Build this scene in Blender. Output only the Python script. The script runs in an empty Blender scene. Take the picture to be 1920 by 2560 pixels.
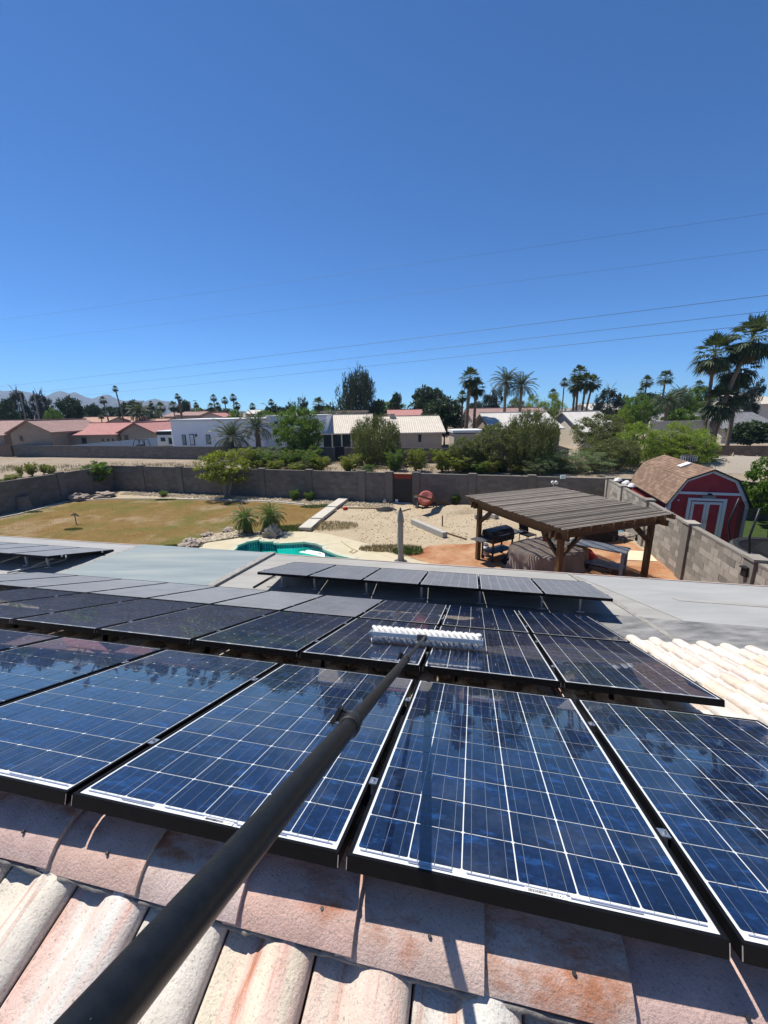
import bpy, bmesh, math, random
import numpy as np
from mathutils import Matrix, Vector

R = math.radians
rng = np.random.default_rng(7)
random.seed(7)
sc = bpy.context.scene
COL = sc.collection

# ------------------------------------------------------------------ camera, world, sun, exposure
F, H = 1016.0, 5.6                     # focal length in photo pixels (1920x2560), eye height above the yard
CW = np.array([[0.99987663, -0.01570732, 0.0],
               [-0.00379994, -0.24189205, 0.97029573],
               [-0.01524074, -0.97017602, -0.24192190]])   # columns: right, down, forward
cam = bpy.data.cameras.new('camera')
cam_o = bpy.data.objects.new('camera', cam)
COL.objects.link(cam_o)
cam.sensor_fit = 'VERTICAL'
cam.sensor_height = 36.0
cam.lens = 36.0 * F / 2560.0
cam.clip_start = 0.05
cam.clip_end = 20000
m = Matrix.Identity(4)
for i in range(3):
    m[i][0] = CW[i][0]; m[i][1] = -CW[i][1]; m[i][2] = -CW[i][2]
m[2][3] = H
cam_o.matrix_world = m
sc.camera = cam_o
sc.render.resolution_x, sc.render.resolution_y = 768, 1024

SUN_AZ, SUN_EL = -54.0, 65.0           # azimuth from the view direction towards the right
world = bpy.data.worlds.new('World')
sc.world = world
world.use_nodes = True
wn = world.node_tree
wn.nodes.clear()
sky = wn.nodes.new('ShaderNodeTexSky')
sky.sky_type = 'NISHITA'
sky.sun_disc = False
sky.sun_elevation = R(SUN_EL)
sky.sun_rotation = R(SUN_AZ)
sky.altitude = 700
sky.air_density = 0.7
sky.dust_density = 0.0
sky.ozone_density = 6.0
bg = wn.nodes.new('ShaderNodeBackground')
bg.inputs['Strength'].default_value = 0.112
wo = wn.nodes.new('ShaderNodeOutputWorld')
tint = wn.nodes.new('ShaderNodeMix'); tint.data_type = 'RGBA'; tint.blend_type = 'MULTIPLY'
tint.inputs[0].default_value = 1.0
tint.inputs[7].default_value = (0.43, 0.745, 0.99, 1)      # deep desert blue over the whole sky
wn.links.new(sky.outputs[0], tint.inputs[6])
wn.links.new(tint.outputs[2], bg.inputs[0])
wn.links.new(bg.outputs[0], wo.inputs[0])

sun = bpy.data.lights.new('sun', 'SUN')
sun.energy = 5.0
sun.angle = R(0.53)
sun.color = (1.0, 0.955, 0.88)
sun_o = bpy.data.objects.new('sun', sun)
COL.objects.link(sun_o)
sv = Vector((math.sin(R(SUN_AZ)) * math.cos(R(SUN_EL)), math.cos(R(SUN_AZ)) * math.cos(R(SUN_EL)), math.sin(R(SUN_EL))))
sun_o.rotation_euler = sv.to_track_quat('Z', 'Y').to_euler()

vs = sc.view_settings
vs.view_transform = 'Standard'
vs.look = 'None'
vs.exposure = 0.42
vs.gamma = 1.0
vs.use_curve_mapping = False
sc.cycles.max_bounces = 8
sc.cycles.transparent_max_bounces = 12

# ------------------------------------------------------------------ survey helpers (photo pixel -> place)
def ray(px, py):
    return CW @ np.array([(px - 960) / F, (py - 1280) / F, 1.0])
def G(px, py, z=0.0):                  # point at height z
    d = ray(px, py); s = (z - H) / d[2]
    return Vector((d[0] * s, d[1] * s, z))
def D(px, py, Y):                      # point at depth Y
    d = ray(px, py); s = Y / d[1]
    return Vector((d[0] * s, Y, H + d[2] * s))
def zoomer(ox, oy, s):
    return lambda x, y: (ox + x * s, oy + y * s)
z1 = zoomer(0, 940, .3014); z2 = zoomer(460, 900, .3014); z3 = zoomer(900, 880, .3014); z4 = zoomer(1380, 780, .3255)
z5 = zoomer(0, 1160, .3014); z6 = zoomer(460, 1160, .3014); z7 = zoomer(900, 1160, .3014); z8 = zoomer(1380, 1120, .3255)
zp = zoomer(1280, 1200, .2532)
def g5(x, y, z=0): return G(*z5(x, y), z)
def g6(x, y, z=0): return G(*z6(x, y), z)
def g7(x, y, z=0): return G(*z7(x, y), z)
def g8(x, y, z=0): return G(*z8(x, y), z)
def gp(x, y, z=0): return G(*zp(x, y), z)

# ------------------------------------------------------------------ materials
def new_mat(name):
    mt = bpy.data.materials.new(name); mt.use_nodes = True
    nt = mt.node_tree; nt.nodes.clear()
    out = nt.nodes.new('ShaderNodeOutputMaterial')
    return mt, nt, out
def rgba(c): return (c[0], c[1], c[2], 1)

def coords(nt, stretch=(1, 1, 1), use='Object', rnd=True):
    tc = nt.nodes.new('ShaderNodeTexCoord')
    mp = nt.nodes.new('ShaderNodeMapping'); mp.inputs['Scale'].default_value = stretch
    nt.links.new(tc.outputs[use], mp.inputs['Vector'])
    if rnd:
        oi = nt.nodes.new('ShaderNodeObjectInfo')
        mu = nt.nodes.new('ShaderNodeMath'); mu.operation = 'MULTIPLY'; mu.inputs[1].default_value = 71.3
        nt.links.new(oi.outputs['Random'], mu.inputs[0])
        nt.links.new(mu.outputs[0], mp.inputs['Location'])
    return mp.outputs['Vector']

def noise(nt, vec, scale, detail=5, rough=.6):
    n = nt.nodes.new('ShaderNodeTexNoise'); n.inputs['Scale'].default_value = scale
    n.inputs['Detail'].default_value = detail; n.inputs['Roughness'].default_value = rough
    nt.links.new(vec, n.inputs['Vector'])
    return n.outputs['Fac']
def ramp(nt, fac, stops):
    r = nt.nodes.new('ShaderNodeValToRGB')
    e = r.color_ramp.elements
    while len(e) < len(stops): e.new(0.5)
    for el, (p, c) in zip(e, stops):
        el.position = p; el.color = rgba(c) if len(c) == 3 else c
    nt.links.new(fac, r.inputs['Fac'])
    return r.outputs['Color']
def mix(nt, fac, a, b, mode='MIX'):
    mx = nt.nodes.new('ShaderNodeMix'); mx.data_type = 'RGBA'; mx.blend_type = mode
    for sock, v in ((mx.inputs[0], fac), (mx.inputs[6], a), (mx.inputs[7], b)):
        if isinstance(v, (int, float)): sock.default_value = v
        elif isinstance(v, tuple): sock.default_value = rgba(v)
        else: nt.links.new(v, sock)
    return mx.outputs[2]
def rand_fac(nt):                      # a value of its own for each loose piece and each object
    oi = nt.nodes.new('ShaderNodeObjectInfo'); ge = nt.nodes.new('ShaderNodeNewGeometry')
    ad = nt.nodes.new('ShaderNodeMath'); ad.operation = 'ADD'
    nt.links.new(oi.outputs['Random'], ad.inputs[0]); nt.links.new(ge.outputs['Random Per Island'], ad.inputs[1])
    fr = nt.nodes.new('ShaderNodeMath'); fr.operation = 'FRACT'
    nt.links.new(ad.outputs[0], fr.inputs[0])
    return fr.outputs[0]
def principled(nt, out, color, rough=.7, metallic=0.0, spec=.4, coat=0.0, coat_rough=.03, bump=None, bstr=.3, bdist=.02):
    b = nt.nodes.new('ShaderNodeBsdfPrincipled')
    if isinstance(color, tuple): b.inputs['Base Color'].default_value = rgba(color)
    else: nt.links.new(color, b.inputs['Base Color'])
    if isinstance(rough, (int, float)): b.inputs['Roughness'].default_value = rough
    else: nt.links.new(rough, b.inputs['Roughness'])
    b.inputs['Metallic'].default_value = metallic
    b.inputs['Specular IOR Level'].default_value = spec
    b.inputs['Coat Weight'].default_value = coat
    b.inputs['Coat Roughness'].default_value = coat_rough
    if bump is not None:
        bp = nt.nodes.new('ShaderNodeBump'); bp.inputs['Strength'].default_value = bstr; bp.inputs['Distance'].default_value = bdist
        nt.links.new(bump, bp.inputs['Height']); nt.links.new(bp.outputs[0], b.inputs['Normal'])
    nt.links.new(b.outputs[0], out.inputs[0])
    return b

def M(name, c1, c2=None, scale=4.0, rough=.75, bump=0.0, bscale=None, metallic=0.0, spec=.35, coat=0.0, rnd=0.0, stretch=(1, 1, 1), lo=.35, hi=.65, detail=6):
    mt, nt, out = new_mat(name)
    v = coords(nt, stretch)
    c = c1
    if c2 is not None:
        c = ramp(nt, noise(nt, v, scale, detail), [(lo, c1), (hi, c2)])
    if rnd:
        f = rand_fac(nt)
        dk = ramp(nt, f, [(0, (1 - rnd,) * 3), (1, (1 + rnd,) * 3)])
        c = mix(nt, 1.0, c, dk, 'MULTIPLY')
    bn = noise(nt, v, bscale or scale * 6, 6) if bump else None
    principled(nt, out, c, rough, metallic, spec, coat, bump=bn, bstr=bump)
    return mt

MAT = {}
def mats():
    m = MAT
    # --- roof tiles: weathered concrete in cream, pink and grey with rust runs
    def tile(name, cols, streak=(1, 1, 1), rust=.62, ALT=((.56, .51, .43), (.60, .47, .41))):
        mt, nt, out = new_mat(name)
        v = coords(nt, streak)
        f = rand_fac(nt)
        base = ramp(nt, f, cols)
        n1 = noise(nt, v, 2.2, 4)
        alt = mix(nt, f, ALT[0], ALT[1])
        c = mix(nt, ramp(nt, n1, [(.42, (0, 0, 0)), (.62, (1, 1, 1))]), base, alt)
        n2 = noise(nt, v, 2.2, 8, .7)
        c = mix(nt, ramp(nt, n2, [(rust, (0, 0, 0)), (rust + .12, (.9, .9, .9))]), c, (.46, .17, .075))
        v2 = coords(nt, (1, 1, 1))
        n3 = noise(nt, v2, 130, 3)
        c = mix(nt, ramp(nt, n3, [(.26, (.8,) * 3), (.44, (0, 0, 0))]), c, (.25, .22, .18))
        n4 = noise(nt, v2, 9, 6)
        c = mix(nt, .55, c, ramp(nt, n4, [(.3, (.55, .53, .5)), (.7, (1, 1, 1))]), 'MULTIPLY')
        principled(nt, out, c, .9, spec=.2, bump=noise(nt, v2, 110, 6, .7), bstr=.9, bdist=.006)
        return mt
    m['tile'] = tile('roof_tile_concrete', [(0, (0.7680, 0.6912, 0.5760)), (.35, (0.7168, 0.7040, 0.6528)), (.6, (0.7424, 0.6400, 0.5504)), (.9, (0.7680, 0.6912, 0.5376)), (1, (0.6784, 0.6656, 0.6400))], (7, .5, 1), .57, ((.70, .66, .58), (.76, .50, .42)))
    m['tile_far'] = tile('roof_tile_pale', [(0, (0.7000, 0.6600, 0.5800)), (.5, (0.7200, 0.7000, 0.6600)), (.7, (0.7000, 0.6000, 0.5500)), (.85, (0.7000, 0.6200, 0.4400)), (1, (0.7400, 0.7000, 0.6600))], (4, 1, 1), .62, ((.64, .58, .47), (.66, .50, .44)))
    m['cap'] = tile('ridge_cap_concrete', [(0, (.68, .62, .54)), (.22, (.64, .48, .43)), (.45, (.62, .43, .38)), (.62, (.66, .58, .50)), (.8, (.66, .42, .34)), (1, (.66, .58, .42))], (1, 2.5, 1), .51, ((.64, .57, .49), (.66, .42, .36)))
    m['tile_side'] = M('tile_deck_brown', (.22, .15, .11), (.3, .2, .15), 8, .9)  # brown roof deck under the tiles
    m['mortar'] = M('mortar_grey', (.17, .155, .14), (.26, .24, .21), 30, .95, bump=.4)
    # --- solar cells
    def cell(name, dust, sp=.5):
        mt, nt, out = new_mat(name)
        v = coords(nt)
        f = rand_fac(nt)
        base = ramp(nt, f, [(0, (.0016, .004, .014)), (.4, (.002, .006, .024)), (.75, (.0025, .009, .036)), (1, (.004, .006, .018))])
        vo = nt.nodes.new('ShaderNodeTexVoronoi'); vo.inputs['Scale'].default_value = 60
        nt.links.new(v, vo.inputs['Vector'])
        g = ramp(nt, vo.outputs['Color'], [(0, (.35, .35, .35)), (1, (2.0, 2.0, 2.0))])
        c = mix(nt, .8, base, g, 'MULTIPLY')
        n = noise(nt, coords(nt, (1, 2.6, 1)), 9, 8, .75)
        c = mix(nt, ramp(nt, n, [(.54, (0, 0, 0)), (.70, (.85, .85, .85))]), c, (.014, .065, .21))
        if dust < .2:                                  # drying film left by the wash water
            ge = nt.nodes.new('ShaderNodeNewGeometry')
            fm = noise(nt, ge.outputs['Position'], 2.1, 7, .7)
            c = mix(nt, ramp(nt, fm, [(.50, (0, 0, 0)), (.74, (.42, .42, .42))]), c, (.075, .09, .115))
        if dust:
            vd = coords(nt, (1, 1, 1), 'Object', False)
            nd = noise(nt, v, 3.0, 6)
            c = mix(nt, ramp(nt, nd, [(.2, (dust * .65,) * 3), (.8, (dust,) * 3)]), c, (.30, .305, .31))
        principled(nt, out, c, .32 if not dust else .6, spec=.3, coat=1.0 if dust < .2 else .45, coat_rough=.012 if dust < .2 else .22)
        return mt
    m['cell'] = cell('solar_cell_clean', 0)
    m['cell_film'] = cell('solar_cell_film', .10)
    m['cell_dusty'] = cell('solar_cell_dusty', .92)
    m['cell_dusty2'] = cell('solar_cell_drying', .66)
    m['backsheet'] = M('backsheet_white', (.66, .68, .68), None, rough=.4, coat=.7)
    m['backsheet_dusty'] = M('backsheet_dusty', (.46, .465, .47), None, rough=.6, coat=.2)
    m['busbar'] = M('busbar_tin', (.13, .15, .19), None, rough=.35, coat=.8)
    m['ribbon'] = M('ribbon_tin', (.25, .26, .32), None, rough=.35, coat=.8)
    m['frame'] = M('anodised_black', (.004, .004, .0045), (.006, .006, .007), 20, .5, spec=.12)
    m['alu'] = M('bare_aluminium', (.62, .62, .62), (.48, .48, .48), 15, .35, metallic=.9)
    m['galv'] = M('galvanised_steel', (.45, .46, .47), (.33, .34, .35), 20, .5, metallic=.5)
    m['print'] = M('barcode_ink', (.02, .02, .02), None, rough=.5)
    m['sticker'] = M('paper_sticker', (.75, .75, .73), None, rough=.5)
    # --- pole and brush
    mt, nt, out = new_mat('carbon_pole')
    v = coords(nt, (1, 1, 1), 'Object', False)
    w = nt.nodes.new('ShaderNodeTexWave'); w.bands_direction = 'Z'; w.inputs['Scale'].default_value = 55; w.inputs['Distortion'].default_value = .6
    nt.links.new(v, w.inputs['Vector'])
    n = noise(nt, v, 60, 5)
    c = ramp(nt, n, [(.35, (.005, .0055, .006)), (.75, (.011, .0115, .012))])
    n2 = noise(nt, v, 230, 2)
    c = mix(nt, ramp(nt, n2, [(.76, (0, 0, 0)), (.80, (.5, .5, .5))]), c, (.2, .19, .18))
    principled(nt, out, c, .38, spec=.3, bump=w.outputs['Fac'], bstr=.05, bdist=.002)
    m['carbon'] = mt
    m['rubber'] = M('black_rubber', (.012, .012, .012), (.022, .022, .022), 30, .6)
    m['bristle'] = M('white_bristle', (.88, .87, .85), (.80, .79, .77), 120, .8, bump=.3, bscale=260)
    m['core'] = M('brush_core', (.46, .44, .39), (.36, .34, .30), 60, .8, bump=.5)
    m['bluealu'] = M('pale_blue_bar', (.42, .52, .60), (.36, .45, .53), 8, .35, metallic=.35)
    # --- flat roof
    m['cap_sheet'] = M('cap_sheet_grey', (0.2700, 0.2597, 0.2375), (0.3400, 0.3283, 0.2992), 1.4, .92, bump=.3, bscale=120, stretch=(.6, 3, 1))
    m['cap_sheet_worn'] = M('cap_sheet_worn', (.12, .12, .118), (.27, .265, .255), 2.2, .92, bump=.3, bscale=120, stretch=(1, 3, 1))
    m['cap_white'] = M('cap_sheet_white', (0.2735, 0.2739, 0.2637), (0.3326, 0.3287, 0.3136), 1.2, .9, bump=.25, bscale=140, stretch=(.6, 2.5, 1))
    mt, nt, out = new_mat('coated_sheet_pale_blue')
    v = coords(nt, (.35, 2.2, 1), 'Object', False)
    c = ramp(nt, noise(nt, v, 1.2, 7), [(.3, (.165, .20, .21)), (.55, (.225, .26, .26)), (.75, (.29, .305, .285))])
    c = mix(nt, ramp(nt, noise(nt, v, .8, 3), [(.55, (0, 0, 0)), (.75, (.35, .35, .35))]), c, (.30, .31, .24))
    principled(nt, out, c, .8, bump=noise(nt, coords(nt, (1, 1, 1), 'Object', False), 60, 4), bstr=.2)
    m['coated'] = mt
    m['seam'] = M('roof_seam_tar', (.20, .19, .17), (.34, .32, .29), 12, .9, bump=.5)
    m['fascia'] = M('fascia_paint', (.42, .34, .29), (.38, .3, .26), 3, .8)
    m['stucco'] = M('stucco_tan', (.42, .35, .28), (.38, .31, .25), 3, .95, bump=.3, bscale=80)
    # --- ground
    def ground(name, stops, scale, fine, bs=.6, bdist=.03, extra=None):
        mt, nt, out = new_mat(name)
        v = coords(nt, (1, 1, 1), 'Object', False)
        c = ramp(nt, noise(nt, v, scale, 8, .65), stops)
        c = mix(nt, .7, c, ramp(nt, noise(nt, v, fine, 4, .7), [(.28, (.58, .56, .53)), (.62, (1.1, 1.1, 1.1))]), 'MULTIPLY')
        if extra: c = extra(nt, v, c)
        principled(nt, out, c, .95, spec=.15, bump=noise(nt, v, fine * .7, 6, .7), bstr=bs, bdist=bdist)
        return mt
    m['desert'] = ground('desert_soil', [(.3, (0.2376, 0.1872, 0.1296)), (.5, (0.2952, 0.2376, 0.1764)), (.7, (0.3312, 0.2808, 0.2232))], .35, 3.5, .9, .12)
    m['dirt'] = ground('yard_dirt', [(.3, (0.3329, 0.2637, 0.1747)), (.5, (0.3875, 0.3144, 0.2161)), (.7, (0.4183, 0.3510, 0.2517))], .6, 9)
    def lawn_x(nt, v, c):
        big = ramp(nt, noise(nt, v, .20, 6, .65), [(.46, (0, 0, 0)), (.58, (.9, .9, .9))])
        c = mix(nt, big, c, (.110, .105, .024))
        soil = ramp(nt, noise(nt, v, .30, 8, .7), [(.52, (0, 0, 0)), (.66, (.85, .85, .85))])
        return mix(nt, soil, c, (.30, .225, .145))
    m['lawn'] = ground('dry_lawn', [(.3, (0.1539, 0.0939, 0.0262)), (.55, (0.1985, 0.1251, 0.0422)), (.75, (0.2327, 0.1599, 0.0684))], 1.1, 14, .9, .04, lawn_x)
    m['grass'] = M('green_grass', (.07, .13, .025), (.13, .19, .05), 6, .9, rnd=.3)
    m['dry_blade'] = M('dry_grass_blade', (.34, .27, .13), (.42, .36, .2), 4, .9, rnd=.35)
    m['gravel'] = ground('gravel_bed', [(.3, (0.336, 0.288, 0.224)), (.6, (0.416, 0.360, 0.288))], 2, 18, 1.0, .05)
    m['pebble'] = M('pebble_stone', (0.3200, 0.2660, 0.1836), (0.4400, 0.3724, 0.2720), 3, .9, rnd=.3)
    m['boulder'] = M('boulder_granite', (0.240, 0.192, 0.152), (0.344, 0.288, 0.240), 2.5, .9, bump=.7, bscale=10)
    m['concrete'] = M('concrete_plank', (0.425, 0.391, 0.332), (0.510, 0.476, 0.408), 3, .9, bump=.3)
    m['deck'] = M('cool_deck_cream', (0.4334, 0.3752, 0.2493), (0.4816, 0.4250, 0.2979), 1.3, .85, bump=.25, bscale=60)
    m['deck_edge'] = M('deck_riser', (.40, .32, .22), (.46, .37, .26), 3, .9)
    m['coping'] = M('pool_coping', (.40, .40, .30), (.47, .46, .35), 3, .8)
    def patio_x(nt, v, c):
        return mix(nt, ramp(nt, noise(nt, v, .8, 6), [(.42, (0, 0, 0)), (.65, (.75, .75, .75))]), c, (.45, .29, .17))
    m['patio'] = ground('stained_patio', [(.3, (0.2808, 0.1075, 0.0507)), (.55, (0.3228, 0.1511, 0.0734)), (.75, (0.3510, 0.2068, 0.1099))], .9, 4, .25, .01, patio_x)
    m['pooltile'] = M('pool_tile_blue', (.012, .06, .12), (.02, .10, .17), 8, .2, spec=.5, rnd=.4)
    m['grout'] = M('pool_grout', (.10, .16, .18), None, rough=.8)
    m['plaster'] = M('pool_plaster', (0.1680, 0.7176, 0.6750), (0.2184, 0.8112, 0.7762), 1.2, .8)
    m['ledge'] = M('pool_ledge', (.62, .72, .68), (.68, .77, .73), 2, .8)
    mt, nt, out = new_mat('pool_water')
    tr = nt.nodes.new('ShaderNodeBsdfTransparent'); tr.inputs[0].default_value = (.50, .95, .90, 1)
    gl = nt.nodes.new('ShaderNodeBsdfGlossy'); gl.inputs['Roughness'].default_value = .02
    fr = nt.nodes.new('ShaderNodeFresnel'); fr.inputs['IOR'].default_value = 1.33
    bp = nt.nodes.new('ShaderNodeBump'); bp.inputs['Strength'].default_value = .12; bp.inputs['Distance'].default_value = .03
    nt.links.new(noise(nt, coords(nt, (1, 1, 1), 'Object', False), 3.0, 3), bp.inputs['Height'])
    nt.links.new(bp.outputs[0], gl.inputs['Normal']); nt.links.new(bp.outputs[0], fr.inputs['Normal'])
    ms = nt.nodes.new('ShaderNodeMixShader')
    nt.links.new(fr.outputs[0], ms.inputs[0]); nt.links.new(tr.outputs[0], ms.inputs[1]); nt.links.new(gl.outputs[0], ms.inputs[2])
    nt.links.new(ms.outputs[0], out.inputs[0])
    m['water'] = mt
    # --- walls
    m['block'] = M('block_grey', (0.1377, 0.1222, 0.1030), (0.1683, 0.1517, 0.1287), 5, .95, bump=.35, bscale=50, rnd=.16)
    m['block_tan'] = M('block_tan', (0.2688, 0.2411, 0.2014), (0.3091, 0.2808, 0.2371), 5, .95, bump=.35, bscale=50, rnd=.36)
    m['joint'] = M('wall_mortar', (0.143, 0.133, 0.120), (0.176, 0.163, 0.150), 8, .95)
    m['joint_dark'] = M('control_joint', (.05, .045, .04), None, rough=.9)
    m['brownwall'] = M('brown_block', (.13, .09, .065), (.17, .12, .09), 5, .95, rnd=.2)
    # --- wood, metal, paint, cloth
    def wood(name, a, b, stretch=(1, 12, 12), bump=.4, sp=(.72, 1.2)):
        mt, nt, out = new_mat(name)
        v = coords(nt, stretch)
        f = rand_fac(nt)
        c = ramp(nt, noise(nt, v, 2.2, 8, .65), [(.3, a), (.7, b)])
        c = mix(nt, 1.0, c, ramp(nt, f, [(0, (sp[0],) * 3), (1, (sp[1],) * 3)]), 'MULTIPLY')
        principled(nt, out, c, .85, spec=.2, bump=noise(nt, v, 6, 6), bstr=bump)
        return mt
    m['wood_slat'] = wood('weathered_slat', (0.1624, 0.1311, 0.1019), (0.2952, 0.2614, 0.2205), sp=(.35, 1.45))
    m['wood_beam'] = wood('brown_timber', (0.0640, 0.0352, 0.0176), (0.1216, 0.0736, 0.0384))
    m['wood_post'] = wood('brown_post', (0.0770, 0.0420, 0.0182), (0.1540, 0.0910, 0.0420), (12, 12, 1))
    m['wood_grey'] = wood('grey_timber', (.26, .245, .22), (.42, .40, .36))
    m['wood_bench'] = wood('grey_bench_board', (.26, .28, .30), (.36, .38, .40))
    m['ply'] = M('plywood_sheet', (0.558, 0.486, 0.333), (0.612, 0.549, 0.405), 2, .85)
    m['red'] = M('barn_red', (0.3240, 0.0270, 0.0378), (0.3780, 0.0405, 0.0486), 3, .75, rnd=.08)
    m['white'] = M('white_paint', (0.612, 0.612, 0.595), (0.663, 0.663, 0.646), 4, .6)
    m['whitewall'] = M('white_stucco', (0.7437, 0.7650, 0.7863), (0.7963, 0.8175, 0.8288), 1.2, .9, bump=.15, bscale=60)
    m['black'] = M('black_metal', (.012, .012, .013), (.022, .022, .024), 12, .45)
    m['blackmatt'] = M('black_cloth', (.010, .010, .012), (.02, .02, .022), 8, .9, bump=.5)
    m['darkgrey'] = M('dark_grey', (.05, .05, .055), (.07, .07, .075), 10, .6)
    m['steel'] = M('brushed_steel', (.5, .5, .5), (.42, .42, .42), 20, .3, metallic=1)
    m['tank'] = M('propane_tank_paint', (.58, .58, .57), (.64, .64, .62), 6, .4)
    m['mixer'] = M('mixer_red', (.40, .10, .085), (.47, .16, .13), 5, .6)
    m['umbrella'] = M('umbrella_canvas', (0.281, 0.264, 0.264), (0.365, 0.348, 0.340), 4, .95, stretch=(1, 1, .3), bump=.3)
    m['tarp'] = M('brown_tarp', (.26, .205, .16), (.33, .265, .21), 2, .85, bump=.4, bscale=7)
    m['redcloth'] = M('red_cloth', (.36, .018, .022), (.45, .03, .035), 5, .9, bump=.5)
    m['rust'] = M('rusty_panel', (.20, .030, .018), (.26, .05, .025), 5, .8)
    m['shingle'] = M('brown_shingle', (0.1839, 0.1166, 0.0764), (0.2422, 0.1572, 0.1092), 3, .95, rnd=.24, bump=.3, bscale=60)
    m['glass'] = M('window_glass', (.02, .035, .045), None, rough=.06, spec=.6)
    m['greenglass'] = M('window_glass_green', (.18, .28, .28), None, rough=.06, spec=.6)
    m['tire'] = M('tyre_rubber', (.02, .02, .02), (.035, .035, .035), 10, .85)
    m['bluetarp'] = M('blue_tarp', (.07, .20, .30), (.12, .28, .38), 5, .7, bump=.5)
    m['hose'] = M('garden_hose', (.45, .36, .20), None, rough=.6)
    m['wire'] = M('power_cable', (.045, .05, .06), None, rough=.6)
    # --- roofs of the neighbourhood
    def nroof(name, a, b, tile_w=.3, bumpy=.6):
        mt, nt, out = new_mat(name)
        v = coords(nt, (1, 1, 1), 'Object', True)
        br = nt.nodes.new('ShaderNodeTexBrick'); br.inputs['Scale'].default_value = 1.0
        br.inputs['Brick Width'].default_value = tile_w; br.inputs['Row Height'].default_value = .36
        br.inputs['Mortar Size'].default_value = .035; br.offset = 0.0
        br.inputs['Color1'].default_value = rgba(a); br.inputs['Color2'].default_value = rgba(b)
        br.inputs['Mortar'].default_value = (a[0] * .6, a[1] * .58, a[2] * .55, 1)
        nt.links.new(v, br.inputs['Vector'])
        c = mix(nt, .5, br.outputs['Color'], ramp(nt, noise(nt, v, 1.2, 5), [(.3, (.78, .78, .78)), (.7, (1.1, 1.1, 1.1))]), 'MULTIPLY')
        principled(nt, out, c, .9, spec=.2, bump=br.outputs['Fac'], bstr=-bumpy, bdist=.05)
        return mt
    m['roof_red'] = nroof('red_tile_roof', (.42, .20, .18), (.49, .25, .225))
    m['roof_orange'] = nroof('orange_tile_roof', (.44, .27, .20), (.49, .32, .24))
    m['roof_brown'] = nroof('brown_tile_roof', (.32, .21, .185), (.40, .27, .24))
    m['roof_cream'] = nroof('cream_tile_roof', (.60, .53, .44), (.66, .60, .52))
    m['roof_white'] = nroof('white_tile_roof', (.56, .53, .49), (.62, .60, .56), .34, 1.0)
    m['roof_grey'] = nroof('grey_tile_roof', (.17, .17, .18), (.24, .24, .25), .34, 1.0)
    m['wall_tan'] = M('neighbour_stucco_tan', (.30, .235, .18), (.34, .27, .21), 1.5, .95)
    m['wall_beige'] = M('neighbour_stucco_beige', (.36, .31, .25), (.40, .35, .29), 1.5, .95)
    m['wall_cream'] = M('neighbour_stucco_cream', (.55, .49, .40), (.59, .53, .44), 1.5, .95)
    m['bluewall'] = M('grey_blue_wall', (.40, .45, .49), (.44, .49, .53), 1.5, .9)
    # --- plants
    def leaf(name, cols, trans=.35):
        mt, nt, out = new_mat(name)
        f = rand_fac(nt)
        c = ramp(nt, f, cols)
        d = nt.nodes.new('ShaderNodeBsdfPrincipled'); d.inputs['Roughness'].default_value = .55; d.inputs['Specular IOR Level'].default_value = .3
        t = nt.nodes.new('ShaderNodeBsdfTranslucent')
        nt.links.new(c, d.inputs['Base Color'])
        ct = mix(nt, 1.0, c, (1.2, 1.25, .6), 'MULTIPLY')
        nt.links.new(ct, t.inputs[0])
        s = nt.nodes.new('ShaderNodeMixShader'); s.inputs[0].default_value = trans
        nt.links.new(d.outputs[0], s.inputs[1]); nt.links.new(t.outputs[0], s.inputs[2]); nt.links.new(s.outputs[0], out.inputs[0])
        return mt
    m['leaf_dark'] = leaf('foliage_dark', [(0, (0.0175, 0.0350, 0.0150)), (.6, (0.0350, 0.0625, 0.0250)), (1, (0.0625, 0.0938, 0.0375))], .2)
    m['leaf_pine'] = leaf('foliage_pine', [(0, (.014, .024, .016)), (.6, (.026, .040, .026)), (1, (.045, .058, .035))], .15)
    m['leaf_euc'] = leaf('foliage_eucalyptus', [(0, (.030, .042, .028)), (.6, (.050, .066, .042)), (1, (.085, .098, .062))], .25)
    m['leaf_mid'] = leaf('foliage_mid', [(0, (0.0585, 0.1058, 0.0179)), (.6, (0.1073, 0.1828, 0.0312)), (1, (0.1755, 0.2597, 0.0502))], .48)
    m['leaf_yellow'] = leaf('foliage_yellow_green', [(0, (0.1050, 0.1317, 0.0182)), (.6, (0.1848, 0.2234, 0.0365)), (1, (0.3150, 0.3292, 0.0651))], .48)
    m['leaf_olive'] = leaf('foliage_olive', [(0, (0.0686, 0.0855, 0.0316)), (.6, (0.1273, 0.1488, 0.0547)), (1, (0.2055, 0.2195, 0.0874))], .42)
    m['leaf_pale'] = leaf('foliage_pale', [(0, (0.1014, 0.1386, 0.0777)), (.6, (0.1605, 0.2113, 0.1115)), (1, (0.2535, 0.3042, 0.1690))], .48)
    m['leaf_palo'] = leaf('foliage_palo_verde', [(0, (0.1155, 0.1696, 0.0234)), (.6, (0.1995, 0.2693, 0.0443)), (1, (0.3150, 0.3790, 0.0781))], .5)
    m['leaf_palm'] = leaf('palm_frond', [(0, (0.0264, 0.0432, 0.0192)), (.6, (0.0540, 0.0792, 0.0336)), (1, (0.1020, 0.1260, 0.0600))], .25)
    m['leaf_date'] = leaf('date_palm_frond', [(0, (.030, .045, .025)), (.6, (.060, .080, .045)), (1, (.10, .12, .07))], .25)
    m['leaf_pygmy'] = leaf('pygmy_palm_frond', [(0, (0.0455, 0.0845, 0.0182)), (.6, (0.0845, 0.1365, 0.0364)), (1, (0.1560, 0.1950, 0.0650))], .48)
    m['dead'] = M('dead_frond', (.16, .115, .065), (.25, .185, .11), 5, .95, rnd=.3)
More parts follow.
